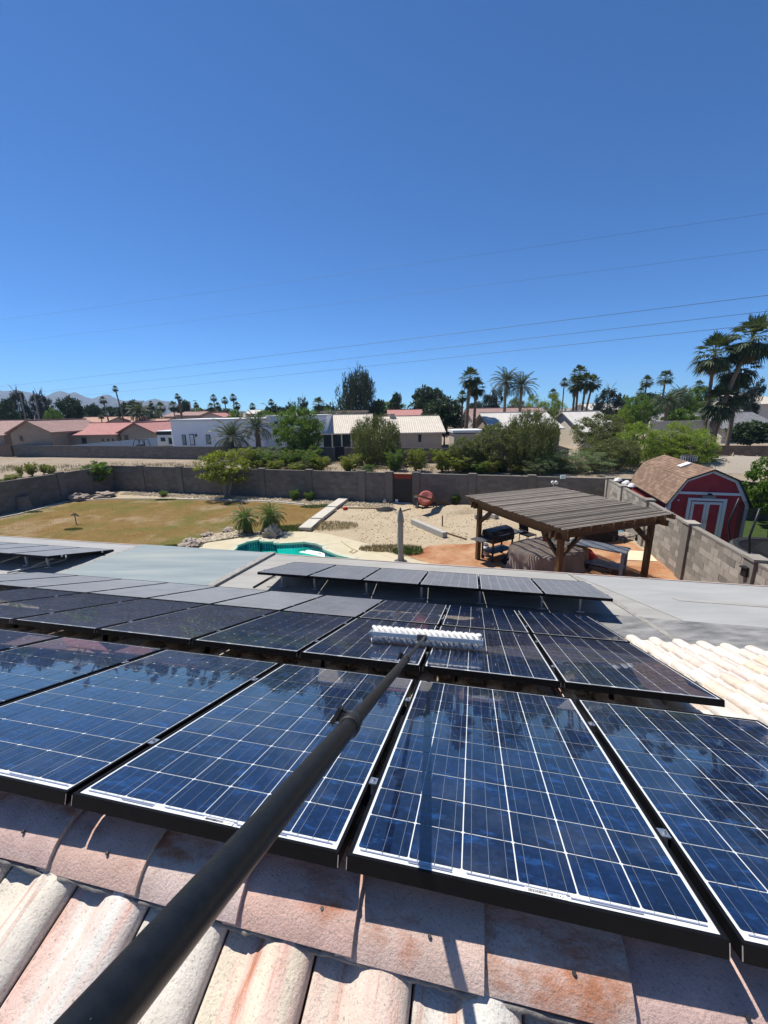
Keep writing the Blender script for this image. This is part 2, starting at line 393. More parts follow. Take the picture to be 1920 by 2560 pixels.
    m['bark'] = M('bark_grey', (.13, .105, .08), (.21, .175, .14), 6, .95, bump=.6, stretch=(3, 3, .6))
    m['bark_pale'] = M('bark_pale', (.26, .22, .17), (.36, .31, .25), 6, .95, bump=.5, stretch=(3, 3, .6))
    m['palmbark'] = M('palm_trunk', (.14, .10, .07), (.23, .17, .12), 5, .95, bump=.7, stretch=(1, 1, 5))
    m['mountain'] = M('mountain_rock', (0.0675, 0.0620, 0.0608), (0.1013, 0.0960, 0.0935), .006, .95, bump=1.0, bscale=.02)
mats()

# ------------------------------------------------------------------ mesh builder
class MB:
    def __init__(s): s.v = []; s.f = []; s.m = []
    def add(s, verts, faces, mi=0):
        o = len(s.v); s.v.extend([tuple(p) for p in verts]); s.f.extend([tuple(i + o for i in f) for f in faces]); s.m.extend([mi] * len(faces)); return s
    def box(s, c, size, rot=None, mi=0, taper=1.0):
        hx, hy, hz = size[0] / 2, size[1] / 2, size[2] / 2
        P = []
        for z in (-1, 1):
            t = taper if z > 0 else 1
            for x, y in ((-1, -1), (1, -1), (1, 1), (-1, 1)):
                P.append(Vector((x * hx * t, y * hy * t, z * hz)))
        if rot is not None: P = [rot @ p for p in P]
        c = Vector(c)
        return s.add([p + c for p in P], [(3, 2, 1, 0), (4, 5, 6, 7), (0, 1, 5, 4), (1, 2, 6, 5), (2, 3, 7, 6), (3, 0, 4, 7)], mi)
    def bar(s, a, b, w, h, up=Vector((0, 0, 1)), mi=0):      # a squared bar from a to b
        a, b = Vector(a), Vector(b); d = b - a; L = d.length; d = d / L
        if abs(d.dot(up)) > .98: up = Vector((0, 1, 0))
        x = d.cross(up).normalized(); y = x.cross(d).normalized()
        rot = Matrix((x, y, d)).transposed()
        return s.box((a + b) / 2, (w, h, L), rot, mi)
    def prism(s, poly, z0, z1, mi=0):
        n = len(poly)
        A = [(p[0], p[1], z0) for p in poly] + [(p[0], p[1], z1) for p in poly]
        fs = [tuple(range(n - 1, -1, -1)), tuple(range(n, 2 * n))] + [(i, (i + 1) % n, n + (i + 1) % n, n + i) for i in range(n)]
        return s.add(A, fs, mi)
    def tube(s, path, rad, n=8, mi=0, cap=True):
        path = [Vector(p) for p in path]
        if not isinstance(rad, (list, tuple)): rad = [rad] * len(path)
        rings = []
        ref = Vector((0, 0, 1))
        for i, p in enumerate(path):
            d = (path[min(i + 1, len(path) - 1)] - path[max(i - 1, 0)]).normalized()
            r = ref if abs(d.dot(ref)) < .95 else Vector((1, 0, 0))
            x = d.cross(r).normalized(); y = d.cross(x)
            rings.append([p + (x * math.cos(2 * math.pi * k / n) + y * math.sin(2 * math.pi * k / n)) * rad[i] for k in range(n)])
        V = [q for r in rings for q in r]
        fs = []
        for i in range(len(path) - 1):
            for k in range(n):
                fs.append((i * n + k, i * n + (k + 1) % n, (i + 1) * n + (k + 1) % n, (i + 1) * n + k))
        if cap:
            fs.append(tuple(range(n - 1, -1, -1))); e = (len(path) - 1) * n; fs.append(tuple(range(e, e + n)))
        return s.add(V, fs, mi)
    def lathe(s, prof, n=16, c=(0, 0, 0), rot=None, mi=0):
        V = []
        for r, z in prof:
            for k in range(n):
                p = Vector((r * math.cos(2 * math.pi * k / n), r * math.sin(2 * math.pi * k / n), z))
                if rot is not None: p = rot @ p
                V.append(p + Vector(c))
        fs = [(i * n + k, i * n + (k + 1) % n, (i + 1) * n + (k + 1) % n, (i + 1) * n + k) for i in range(len(prof) - 1) for k in range(n)]
        return s.add(V, fs, mi)
    def mesh(s, name, mats_, smooth=False):
        me = bpy.data.meshes.new(name)
        me.from_pydata(s.v, [], s.f)
        for q in (mats_ if isinstance(mats_, (list, tuple)) else [mats_]): me.materials.append(MAT[q])
        if any(s.m): me.polygons.foreach_set('material_index', s.m)
        if smooth: me.polygons.foreach_set('use_smooth', [True] * len(me.polygons))
        me.update()
        return me
    def build(s, name, mats_, parent=None, smooth=False, bevel=0, world=False):
        me = s.mesh(name, mats_, smooth)
        o = link(name, me, parent, Matrix.Identity(4) if world else None)   # world: vertices are already in place
        if bevel:
            b = o.modifiers.new('bevel', 'BEVEL'); b.width = bevel; b.segments = 2; b.limit_method = 'ANGLE'
        return o

def wm(o):
    return wm(o.parent) @ o.matrix_basis if o.parent else o.matrix_basis
def link(name, data, parent=None, mw=None):                 # mw: where it stands in the world
    o = bpy.data.objects.new(name, data)
    COL.objects.link(o)
    if parent is not None: o.parent = parent
    if mw is not None: o.matrix_basis = wm(parent).inverted() @ mw if parent is not None else mw
    return o
def thing(name, label, cat, loc=(0, 0, 0), rz=0.0, group=None, mw=None):
    o = bpy.data.objects.new(name, None); COL.objects.link(o)
    if mw is not None: o.matrix_basis = mw
    else: o.location = loc; o.rotation_euler = (0, 0, rz)
    o['label'] = label; o['category'] = cat
    if group: o['group'] = group
    return o
def tag(o, label, cat, group=None, kind=None):
    if label: o['label'] = label
    if cat: o['category'] = cat
    if group: o['group'] = group
    if kind: o['kind'] = kind
    return o
def struct(o): o['kind'] = 'structure'; return o
def stuff(o): o['kind'] = 'stuff'; return o

def np_mesh(name, verts, quads, mat, tri=False):
    me = bpy.data.meshes.new(name)
    k = quads.shape[1]
    me.vertices.add(len(verts)); me.vertices.foreach_set('co', np.asarray(verts, dtype=np.float32).ravel())
    me.loops.add(quads.size); me.loops.foreach_set('vertex_index', quads.astype(np.int32).ravel())
    me.polygons.add(len(quads)); me.polygons.foreach_set('loop_start', np.arange(0, quads.size, k, dtype=np.int32))
    me.materials.append(MAT[mat])
    me.update(calc_edges=True)
    return me
def leaf_quads(c, size, aspect=.5, up_bias=0.0, droop=None, seed=0, jitter=.35):
    r = np.random.default_rng(seed)
    n = len(c)
    a = r.normal(size=(n, 3)); a[:, 2] += up_bias
    if droop is not None: a = a * .35 + droop
    a /= np.linalg.norm(a, axis=1)[:, None] + 1e-9
    b = r.normal(size=(n, 3)); b -= (b * a).sum(1)[:, None] * a
    b /= np.linalg.norm(b, axis=1)[:, None] + 1e-9
    s = (size * (1 + jitter * r.uniform(-1, 1, n)))[:, None]
    P = np.stack([c - a * s * .5, c + b * s * aspect * .5, c + a * s * .5, c - b * s * aspect * .5], 1).reshape(-1, 3)
    Q = np.arange(n * 4).reshape(-1, 4)
    return P, Q

# ================================================================== THE HOUSE ROOF WE STAND ON
RM = Matrix(((0.97517387, 0.21218120, 0.06334755, -0.11432333),
             (-0.22131930, 0.92441906, 0.31052426, 0.94473190),
             (0.00732805, -0.31683518, 0.94842911, 4.30250478),
             (0, 0, 0, 1)))                      # roof frame: u along the ridge, v down the far slope, n off the slope (0 = glass level)
def T(x, y, z): return Matrix.Translation((x, y, z))
def RP(u, v, n=0): return RM @ Vector((u, v, n))

house = thing('house', 'single-storey house whose pale tiled ridge roof fills the foreground', 'house', (0.9, 3.0, 0), R(-12.8))
roof = MB()
apex = (.13, -.23)
wd = Vector((0, -.803, -.596)); wn_ = Vector((0, -.596, .803))
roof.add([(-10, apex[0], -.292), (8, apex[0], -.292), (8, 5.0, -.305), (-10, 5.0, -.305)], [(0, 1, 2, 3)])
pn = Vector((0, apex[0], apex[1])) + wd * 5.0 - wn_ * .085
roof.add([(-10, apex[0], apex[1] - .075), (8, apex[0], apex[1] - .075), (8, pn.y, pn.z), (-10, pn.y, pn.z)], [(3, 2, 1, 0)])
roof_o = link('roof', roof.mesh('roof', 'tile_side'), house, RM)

# S-shaped tiles: x across (barrel then pan), y down the slope, z off the slope
PITCH = .285
def s_tile(name, L, mat, lift=.022, sub=2):
    prof = [(-.012, .024), (-.004, .040), (.012, .053), (.04, .062), (.07, .064), (.10, .058), (.124, .045), (.141, .027), (.154, .012), (.172, .006), (.20, .004), (.234, .004), (.250, .011), (.262, .011), (.268, .003)]
    n = len(prof)
    b = MB(); V = []
    for t in (0, -.014):
        for j in range(sub + 1):
            y = L * j / sub
            for i_, (x, z) in enumerate(prof): V.append((x, y, (z + t if not (t and i_ == 0) else .001) + lift * j / sub))
    fs = []
    k = n * (sub + 1)
    for j in range(sub):
        for i in range(n - 1):
            a = j * n + i
            fs.append((a, a + 1, a + n + 1, a + n)); fs.append((k + a, k + a + n, k + a + n + 1, k + a + 1))
        fs.append((j * n, (j + 1) * n, k + (j + 1) * n, k + j * n))
        e = j * n + n - 1
        fs.append((e, k + e, k + e + n, e + n))
    for i in range(n - 1):
        a = sub * n + i
        fs.append((a, a + 1, k + a + 1, k + a)); fs.append((i, k + i, k + i + 1, i + 1))
    b.add(V, fs)
    me = b.mesh(name, mat, True)
    return me, V, fs
tile_me, TV, TF = s_tile('roof_tile', .40, 'tile_far')
near_me, _, _ = s_tile('roof_tile_near', .56, 'tile', .012)
EXP = .333
for r in range(15):                              # the tiles right of the panels, one by one
    for c in range(14):
        u = 1.62 + c * PITCH + random.uniform(-.004, .004); v = .10 + r * EXP
        mw = RM @ T(u, v, -.278 + random.uniform(-.003, .003)) @ Matrix.Rotation(random.uniform(-.006, .006), 4, 'Z')
        link('roof_tile', tile_me, roof_o, mw)
b = MB()
for r in range(15):                              # those in the dark under the panels, joined
    for c in range(1, 40):
        u0 = 1.62 - c * PITCH; v0 = .10 + r * EXP
        b.add([(x + u0, y + v0, z - .278) for x, y, z in TV], TF)
stuff(link('shaded_tiles', b.mesh('shaded_tiles', 'tile', True), roof_o, RM))
# near slope: two courses
NS = Matrix(((-1, 0, 0, 0), (0, wd.y, wn_.y, -.03 - .068 * wn_.y), (0, wd.z, wn_.z, -.27 - .068 * wn_.z), (0, 0, 0, 1)))
NP = .298
for c in range(-1, 19):
    for r in range(4):
        u = -1.90 + NP * c
        mw = RM @ NS @ T(-(u + NP), -.09 + r * .50 + random.uniform(-.006, .006), -.002 * r) @ Matrix.Rotation(random.uniform(-.006, .006), 4, 'Z') @ Matrix.Diagonal((NP / PITCH, 1, 1, 1))
        link('roof_tile', near_me, roof_o, mw)
# ridge caps
def cap_mesh():
    prof = [(.305, -.262), (.29, -.228), (.25, -.180), (.20, -.150), (.13, -.138), (.085, -.146), (.045, -.163), (.014, -.186), (-.010, -.214), (-.026, -.244), (-.034, -.272)]
    b = MB(); n = len(prof); V = []
    us = [0, .14, .28, .425]
    cx = sum(p[0] for p in prof) / n
    for t in (0, 1):
        for u in us:
            lift = .026 * u / .425
            for i, (v, z) in enumerate(prof):
                k = .93 + .07 * u / .425
                vv = .13 + (v - .13) * k; zz = z + lift * (1 - .35 * abs(v - .13) / .2)
                if t: vv = .13 + (vv - .13) * .90; zz -= .018
                V.append((u, vv, zz))
    fs = []; K = n * len(us)
    for j in range(len(us) - 1):
        for i in range(n - 1):
            a = j * n + i
            fs.append((a, a + n, a + n + 1, a + 1)); fs.append((K + a, K + a + 1, K + a + n + 1, K + a + n))
        for i in (0, n - 1):
            a = j * n + i
            fs.append((a, K + a, K + a + n, a + n) if i == 0 else (a, a + n, K + a + n, K + a))
    for j in (0, len(us) - 1):
        for i in range(n - 1):
            a = j * n + i
            fs.append((a, a + 1, K + a + 1, K + a) if j == 0 else (a, K + a, K + a + 1, a + 1))
    b.add(V, fs)
    return b.mesh('ridge_cap', 'cap', True)
cap_me = cap_mesh()
for o_me in (cap_me, tile_me, near_me):
    o_me.set_sharp_from_angle(angle=R(50))
for k in range(-6, 12):
    u = .012 + .372 * k
    o = link('ridge_cap', cap_me, roof_o, RM @ T(u - .413 + .372 * 0, random.uniform(-.006, .006), random.uniform(-.003, .003)) @ Matrix.Rotation(random.uniform(-.008, .008), 4, 'Z'))
mb_ = MB(); path = []; rr_ = []
for k in range(260):
    uu = -2.6 + k * .0245
    path.append((uu, -.020 + random.uniform(-.003, .003), -.278 + random.uniform(-.004, .003))); rr_.append(random.uniform(.006, .011))
mb_.tube(path, rr_, 7); link('mortar_bed', mb_.mesh('mortar_bed', 'mortar', True), roof_o, RM)
nh = MB(); nh.tube([(.297, .006, -.1835), (.297, .0015, -.1775)], .0055, 9)
NAIL = nh.mesh('nail_hole', 'print')
for k in range(-6, 12): link('nail_hole', NAIL, roof_o, RM @ T(.012 + .372 * k - .413 + random.uniform(-.03, .03), .0, 0))

# body of the house under the roof
b = MB()
hb = lambda a, c, z: (a, c, z)
b.box((-.5, .2, 1.1), (17, 8.6, 2.2))
b.build('wall', 'stucco', house)

# ------------------------------------------------------------------ flat roof of the patio
EA = Vector((.97520, -.22132, 0)).normalized(); EB = Vector((.22132, .97520, 0)).normalized()
FO = Vector((.955, 5.60, 0))
def flat_z(p): return 2.33 - .035 * (p - FO).dot(EB)
def on_flat(px, py, dz=0.0):
    d = Vector(ray(px, py)); o = Vector((0, 0, H))
    k = (2.33 + dz - .035 * (o - FO).dot(EB) - H) / (d.z + .035 * d.dot(EB))
    return o + d * k
def ab(p): return ((p - FO).dot(EA), (p - FO).dot(EB))
def FP(a, bb, dz=0.0):
    p = FO + EA * a + EB * bb
    return Vector((p.x, p.y, 2.33 - .035 * bb + dz))
bf = (ab(on_flat(100, 1347))[1] + ab(on_flat(960, 1404))[1] + ab(on_flat(1800, 1461))[1]) / 3
def sheet(name, quad, dz, mat, th=.008, parent=None):
    b = MB()
    top = [FP(a, c, dz) for a, c in quad]; bot = [FP(a, c, dz - th) for a, c in quad]
    n = len(quad)
    b.add(top + bot, [tuple(range(n)), tuple(range(2 * n - 1, n - 1, -1))] + [(i, n + i, n + (i + 1) % n, (i + 1) % n) for i in range(n)])
    return b.build(name, mat, parent, world=True)
flat = sheet('flat_roof', [(-15, -.9), (10, -.9), (10, bf), (-15, bf)], 0, 'cap_sheet', .22, house)
def seam(p, q):                                   # a line on the flat roof, as its a at both edges
    a0, b0 = ab(on_flat(*p)); a1, b1 = ab(on_flat(*q))
    f = lambda bb: a0 + (a1 - a0) * (bb - b0) / (b1 - b0)
    return f(-.8), f(bf)
s1 = seam((362, 1363), (165, 1430)); s2 = seam((683, 1386), (548, 1460)); s3 = seam((1420, 1433), (1447, 1450))
E2 = .012
sheet('roof_sheet', [(-14.9, -.8), (s1[0], -.8), (s1[1], bf - .02), (-14.9, bf - .02)], .008, 'cap_white', .006, flat)
sheet('coated_sheet', [(s1[0] + .05, -.8), (s2[0] - .1, -.8), (s2[1] - .1, bf - .02), (s1[1] + .05, bf - .02)], .05, 'coated', .049, flat)
sheet('roof_sheet', [(s2[0] + .06, -.8), (s3[0] - .05, -.8), (s3[1] - .05, bf - .02), (s2[1] + .06, bf - .02)], .008, 'cap_sheet', .006, flat)
sheet('roof_sheet', [(s3[0] + .05, .95), (9.9, .95), (9.9, bf - .02), (s3[1] + .05, bf - .02)], .008, 'cap_white', .006, flat)
sheet('roof_sheet', [(-.5, -.8), (9.9, -.8), (9.9, 1.02), (-.5, 1.02)], .014, 'cap_sheet_worn', .004, flat)
sheet('roof_sheet', [(s3[0] + .3, 1.85), (9.9, 1.85), (9.9, 1.95), (s3[0] + .2, 1.95)], .014, 'cap_sheet', .004, flat)
sheet('roof_seam', [(s1[0] - .08, -.8), (s1[0] + .05, -.8), (s1[1] + .05, bf), (s1[1] - .08, bf)], .035, 'seam', .03, flat)
sheet('roof_seam', [(s2[0] - .10, -.8), (s2[0] + .06, -.8), (s2[1] + .06, bf), (s2[1] - .10, bf)], .062, 'seam', .06, flat)
sheet('roof_seam', [(s3[0] - .05, -.8), (s3[0] + .05, -.8), (s3[1] + .05, bf), (s3[1] - .05, bf)], .02, 'seam', .015, flat)
sheet('fascia_board', [(-15, bf + .004), (10, bf + .004), (10, bf + .04), (-15, bf + .04)], .012, 'fascia', .26, flat)

# ------------------------------------------------------------------ solar panels
PW, PL, FRM, DEP = .970, 1.628, .011, .046
CG_U, CG_V, CS = .0042, .0045, .1544
def frame_mesh():
    b = MB()
    for (x0, x1, y0, y1) in ((-FRM, PW + FRM, -FRM, 0), (-FRM, PW + FRM, PL, PL + FRM), (-FRM, 0, 0, PL), (PW, PW + FRM, 0, PL)):
        b.box(((x0 + x1) / 2, (y0 + y1) / 2, -DEP / 2), (x1 - x0, y1 - y0, DEP))
    for y0, y1 in ((0, .028), (PL - .028, PL)): b.box((PW / 2, (y0 + y1) / 2, -DEP + .001), (PW, y1 - y0, .002))
    return b.mesh('frame', 'frame')
def joint_mesh():
    b = MB()
    b.box((0, 0, -.024), (.0022, .0022, .036))
    return b.mesh('corner_joint', 'alu')
def quad_mesh(name, x0, x1, y0, y1, z, mat):
    b = MB(); b.add([(x0, y0, z), (x1, y0, z), (x1, y1, z), (x0, y1, z)], [(0, 1, 2, 3)])
    return b.mesh(name, mat)
def cell_pos():
    mx = (PW - 6 * CS - 5 * CG_U) / 2; my = PL - .008 - 10 * CS - 9 * CG_V
    for i in range(6):
        for j in range(10): yield mx + i * (CS + CG_U), my + j * (CS + CG_V)
POS = list(cell_pos())
def cell_mesh(mat):
    b = MB(); c = .004
    b.add([(c, 0, 0), (CS - c, 0, 0), (CS, c, 0), (CS, CS - c, 0), (CS - c, CS, 0), (c, CS, 0), (0, CS - c, 0), (0, c, 0)], [tuple(range(8))])
    return b.mesh('solar_cell', mat)
def cells_mesh(mat):
    b = MB()
    for x, y in POS: b.add([(x, y, 0), (x + CS, y, 0), (x + CS, y + CS, 0), (x, y + CS, 0)], [(0, 1, 2, 3)])
    return b.mesh('solar_cells', mat)
def bus_mesh():
    b = MB(); y0 = POS[0][1]
    for i in range(6):
        x = POS[i * 10][0]
        for k in range(3):
            xx = x + CS * (k + .5) / 3
            b.add([(xx - .0008, y0 - .012, -.0022), (xx + .0008, y0 - .012, -.0022), (xx + .0008, PL - .012, -.0022), (xx - .0008, PL - .012, -.0022)], [(0, 1, 2, 3)])
    for x0, x1, y in ((.02, .30, y0 - .013), (.17, .30, y0 - .020), (.34, .62, y0 - .013), (.67, .95, y0 - .013), (.62, .80, y0 - .020)):
        b.add([(x0, y - .0022, -.0018), (x1, y - .0022, -.0018), (x1, y + .0022, -.0018), (x0, y + .0022, -.0018)], [(0, 1, 2, 3)], 1)
    return b.mesh('busbar', ['busbar', 'ribbon'])
def code_mesh():
    b = MB(); r = random.Random(3)
    b.add([(.50, .003, -.0016), (.61, .003, -.0016), (.61, .019, -.0016), (.50, .019, -.0016)], [(0, 1, 2, 3)], 0)
    x = .508
    while x < .575:
        w = r.choice((.0008, .0014, .0022))
        b.add([(x, .006, -.0010), (x + w, .006, -.0010), (x + w, .016, -.0010), (x, .016, -.0010)], [(0, 1, 2, 3)], 1)
        x += w + r.choice((.0008, .0014))
    for k in range(3): b.add([(.584 + k * .007, .009, -.0010), (.588 + k * .007, .009, -.0010), (.588 + k * .007, .012, -.0010), (.584 + k * .007, .012, -.0010)], [(0, 1, 2, 3)], 1)
    return b.mesh('barcode_label', ['sticker', 'print'])
FR_ME, JT_ME, BUS_ME, CODE_ME = frame_mesh(), joint_mesh(), bus_mesh(), code_mesh()
BACK_ME = quad_mesh('backsheet', 0, PW, 0, PL, -.005, 'backsheet')
BACKD_ME = quad_mesh('backsheet', 0, PW, 0, PL, -.005, 'backsheet_dusty')
CELL_ME = {k: cell_mesh(k) for k in ('cell', 'cell_film')}
CELLS_ME = {k: cells_mesh(k) for k in ('cell', 'cell_film', 'cell_dusty', 'cell_dusty2')}
def panel(mw, label, group, mat, single, code=False):
    t = thing('solar_panel', label, 'solar panel', group=group, mw=mw)
    link('frame', FR_ME, t)
    link('backsheet', BACKD_ME if 'dusty' in mat else BACK_ME, t)
    if single:
        for x, y in POS:
            o = link('solar_cell', CELL_ME[mat], t); o.location = (x, y, -.0035)
        link('busbar', BUS_ME, t)
        for xx in (-FRM, PW + FRM): o = link('corner_joint', JT_ME, t); o.location = (xx, -FRM, 0)
    else:
        o = link('solar_cells', CELLS_ME[mat], t); o.location = (0, 0, -.0035); stuff(o)
    if code: link('barcode_label', CODE_ME, t)
    return t
PU = 1.0191
ORD = ['rightmost', 'second', 'third', 'fourth', 'fifth', 'sixth', 'seventh', 'eighth', 'ninth', 'tenth']
def nth(k): return 'rightmost' if k == 0 else ORD[k] + ' from the right'
V1, V2 = 1.9648, 3.6554
for k, c in enumerate(range(1, -5, -1)):
    panel(RM @ T(c * PU, 0, 0), f'glossy blue panel beside the ridge caps, {nth(k)} in the nearest row', 'panels in the nearest row', 'cell', True, True)
for k, c in enumerate(range(1, -7, -1)):
    panel(RM @ T(c * PU - .006, V1, 0), f'dark blue panel beyond the long gap, {nth(k)} in the middle row', 'panels in the middle row', 'cell' if c > -3 else 'cell_film', True)
for k, c in enumerate(range(1, -9, -1)):
    panel(RM @ T(c * PU + .003, V2, 0), f'panel at the lower tiled eave, {nth(k)} in the farthest slope row', 'panels in the farthest row of the tiled slope',
          'cell' if c > -1 else ('cell_film' if c > -2 else ('cell_dusty2' if c > -3 else 'cell_dusty')), False)
# rails with clamps under each row
def clamp_mesh():
    b = MB()
    b.box((0, 0, .002), (.030, .042, .005)); b.box((0, 0, -.02), (.012, .034, .04)); b.tube([(0, 0, .004), (0, 0, .014)], .0065, 6)
    b.box((.0, .028, -.006), (.022, .012, .004))
    return b.mesh('clamp', 'alu')
CL_ME = clamp_mesh()
for row, (v0, cmin, nm) in enumerate(((0, -4, 'nearest'), (V1, -6, 'middle'), (V2, -8, 'farthest'))):
    for q, (dv, w) in enumerate(((.38, 'upper'), (1.25, 'lower'))):
        u0 = cmin * PU - .06; u1 = 1 * PU + PW + .07
        b = MB(); b.box(((u0 + u1) / 2, v0 + dv, -.069), (u1 - u0, .034, .042))
        u = u0 + .4
        while u < u1:
            b.box((u, v0 + dv, -.16), (.03, .03, .14)); u += 1.2
        t = thing('mounting_rail', f'{w} aluminium mounting rail under the {nm} row of panels', 'rail', group='panel mounting rails', mw=RM)
        o = b.build('rail', 'frame', t)
        for c in range(cmin + 1, 2):
            k = link('clamp', CL_ME, t); k.location = (c * PU - .0245, v0 + dv, -.004)
        k = link('clamp', CL_ME, t); k.location = (u1 - .045, v0 + dv, -.012)

# tilted panels on racks on the flat roof
def basis(o, fr, rr):
    eu = (fr - o).normalized(); ev = rr - o; ev = (ev - eu * ev.dot(eu)).normalized(); en = eu.cross(ev)
    mt = Matrix.Identity(4)
    for i in range(3): mt[i][0] = eu[i]; mt[i][1] = ev[i]; mt[i][2] = en[i]; mt[i][3] = o[i]
    return mt
TB = basis(Vector((-2.3914, 7.1337, 2.70)), Vector((3.5514, 5.8066, 2.70)), Vector((-2.0247, 8.6833, 2.30)))
def tilt_group(base, n, side, mat, idx):
    for k in range(n):
        panel(base @ T(FRM + k * 1.0190, FRM, 0), f'dusty grey tilted panel on the {side} flat-roof rack, {nth(n - 1 - k)}', f'tilted panels on the {side} rack', mat, False)
    t = thing('tilt_rack', f'metal rack holding up the {side} tilted panels on the flat roof', 'rack', mw=base)
    Wd = n * 1.019
    inv = (base.to_3x3()).inverted()
    dn = inv @ Vector((0, 0, -1))
    for y in (.30, 1.30):
        b = MB(); b.box((Wd / 2, y, -.070), (Wd + .12, .035, .045)); b.build('rail', 'frame', t)
        for k in range(n + 1):
            if y > 1: continue
            x = min(max(k * 1.019, .35), Wd - .42)
            p = Vector((x, y, -.09)); w = base @ p; hgt = w.z - flat_z(w) - .01
            b = MB(); b.bar(p, p + dn * hgt, .034, .034); b.box(p + dn * (hgt - .01), (.12, .12, .02)); b.build('leg', 'galv', t)
        for k in range(n + 1):
            o = link('clamp', CL_ME, t); o.location = (k * 1.019 - .013, y, -.004)
tilt_group(TB, 6, 'right-hand', 'cell_dusty2', 0)
fl = G(120.6, 1390.6, 2.70)
LB = TB.copy()
e0 = Vector((TB[0][0], TB[1][0], TB[2][0]))
oL = fl - e0 * (5 * 1.019)
for i in range(3): LB[i][3] = oL[i]
tilt_group(LB, 5, 'left-hand', 'cell_dusty', 1)
# conduit and cables lying on the flat roof
b = MB()
pts = [on_flat(*z5(60, 902), .05), on_flat(*z5(200, 872), .05), on_flat(*z5(480, 812), .06), on_flat(*z5(535, 795), .10), on_flat(*z5(548, 768), .28)]
b.tube(pts, .022, 8)
tag(b.build('conduit', 'galv', smooth=True), 'grey bent conduit pipe on the flat roof below the left panels', 'pipe')
b = MB(); b.tube([on_flat(*z6(575, 1022), .03), on_flat(*z6(640, 985), .03), on_flat(*z6(700, 950), .03), on_flat(*z6(760, 922), .04)], .016, 6)
tag(b.build('roof_cable', 'rubber', smooth=True), 'black cable snaking from under the right tilted panels', 'cable')

# ------------------------------------------------------------------ cleaning pole with roller brush
P1 = Vector((.3598, 3.3383, 3.5821)); P2 = Vector((-.2176, .2005, 5.164))
pd = (P2 - P1)
def pt(t): return P1 + pd * t
pole = thing('cleaning_pole', 'long black telescopic pole with white roller brush resting on the panels', 'pole', P1)
pole.rotation_mode = 'QUATERNION'; pole.rotation_quaternion = pd.to_track_quat('Z', 'Y')
LT = pd.length
def sect(name, t0, t1, r0, r1, mat='carbon'):
    b = MB(); b.tube([(0, 0, t0 * LT), (0, 0, (t0 + t1) / 2 * LT), (0, 0, t1 * LT)], [r0, (r0 + r1) / 2, r1], 28)
    return b.build(name, mat, pole, smooth=True)
for o in (sect('butt_section', .787, 1.18, .0226, .0232), sect('middle_section', .435, .80, .0180, .0184), sect('tip_section', .05, .45, .0105, .0115)):
    o.data.set_sharp_from_angle(angle=R(60))
cq = pole.rotation_quaternion
left_l = cq.inverted() @ Vector((-.8, -.1, .55)).normalized()
for t, r in ((.787, .0232), (.437, .0185)):
    b = MB()
    b.lathe([(r, -.012), (r + .0035, -.010), (r + .0035, .012), (r, .014)], 28, (0, 0, t * LT + .004))
    cl = b.build('clamp_collar', 'rubber', pole, smooth=True)
    b = MB()
    lx = Vector((left_l.x, left_l.y, 0)).normalized(); ly = Vector((0, 0, 1)).cross(lx)
    rot = Matrix((lx, ly, Vector((0, 0, 1)))).transposed()
    z = t * LT - .030
    r2 = r * .80
    b.lathe([(r2, -.016), (r2 + .004, -.014), (r2 + .004, .020), (r2, .022)], 24, (0, 0, z))
    b.box(lx * (r2 + .014) + Vector((0, 0, z)), (.030, .020, .034), rot)
    b.box(lx * (r2 + .026) + ly * .006 + Vector((0, 0, z + .006)), (.010, .044, .026), rot)
    b.tube([lx * (r2 + .016) - ly * .014 + Vector((0, 0, z + .004)), lx * (r2 + .016) + ly * .016 + Vector((0, 0, z + .004))], .0062, 10)
    lv = b.build('clamp_lever', 'rubber', pole)
    b = MB(); b.tube([lx * (r2 + .016) + ly * .015 + Vector((0, 0, z + .004)), lx * (r2 + .016) + ly * .019 + Vector((0, 0, z + .004))], .0045, 10)
    b.build('bolt', 'galv', lv)
# brush head: blue bar on two end plates carrying the spiral roller
def pole_local(p): return cq.inverted() @ (p - P1)
def onroof(px, py, n):
    q = RM.inverted(); o = q @ Vector((0, 0, H)); d = (q.to_3x3()) @ Vector(ray(px, py))
    k = (n - o.z) / d.z
    return o + d * k
bl = onroof(926, 1583, .095); br = onroof(1206, 1606, .095)
ax = (br - bl).normalized(); axn = Vector((0, 0, 1)); axf = axn.cross(ax)          # roof frame axes
QM = Matrix.Translation(P1) @ cq.to_matrix().to_4x4()
BM = RM @ Matrix.Identity(4)
def brush_part(b, name, mat, parent, smooth=False):
    return link(name, b.mesh(name, mat, smooth), parent, RM)
b = MB()
b.bar(bl, br, .012, .034, axn)
bar_o = brush_part(b, 'brush_bar', 'bluealu', pole)
rad = .072
rc = lambda s: bl + ax * s + axf * .088 + Vector((0, 0, rad + .006 - bl.z))
LBR = (br - bl).length
b = MB()
for s in (-.004, LBR + .004):
    c = rc(s); c = c - axf * .042 + Vector((0, 0, .008)); b.box(c, (.006, .115, .050), Matrix((ax, axf, axn)).transposed())
brush_part(b, 'end_plate', 'bluealu', bar_o)
b = MB(); b.tube([rc(.012), rc(LBR / 2), rc(LBR - .012)], .050, 24)
brush_part(b, 'roller_core', 'core', pole, True)
b = MB()
half = LBR / 2 - .008
hair_c = []; hair_d = []
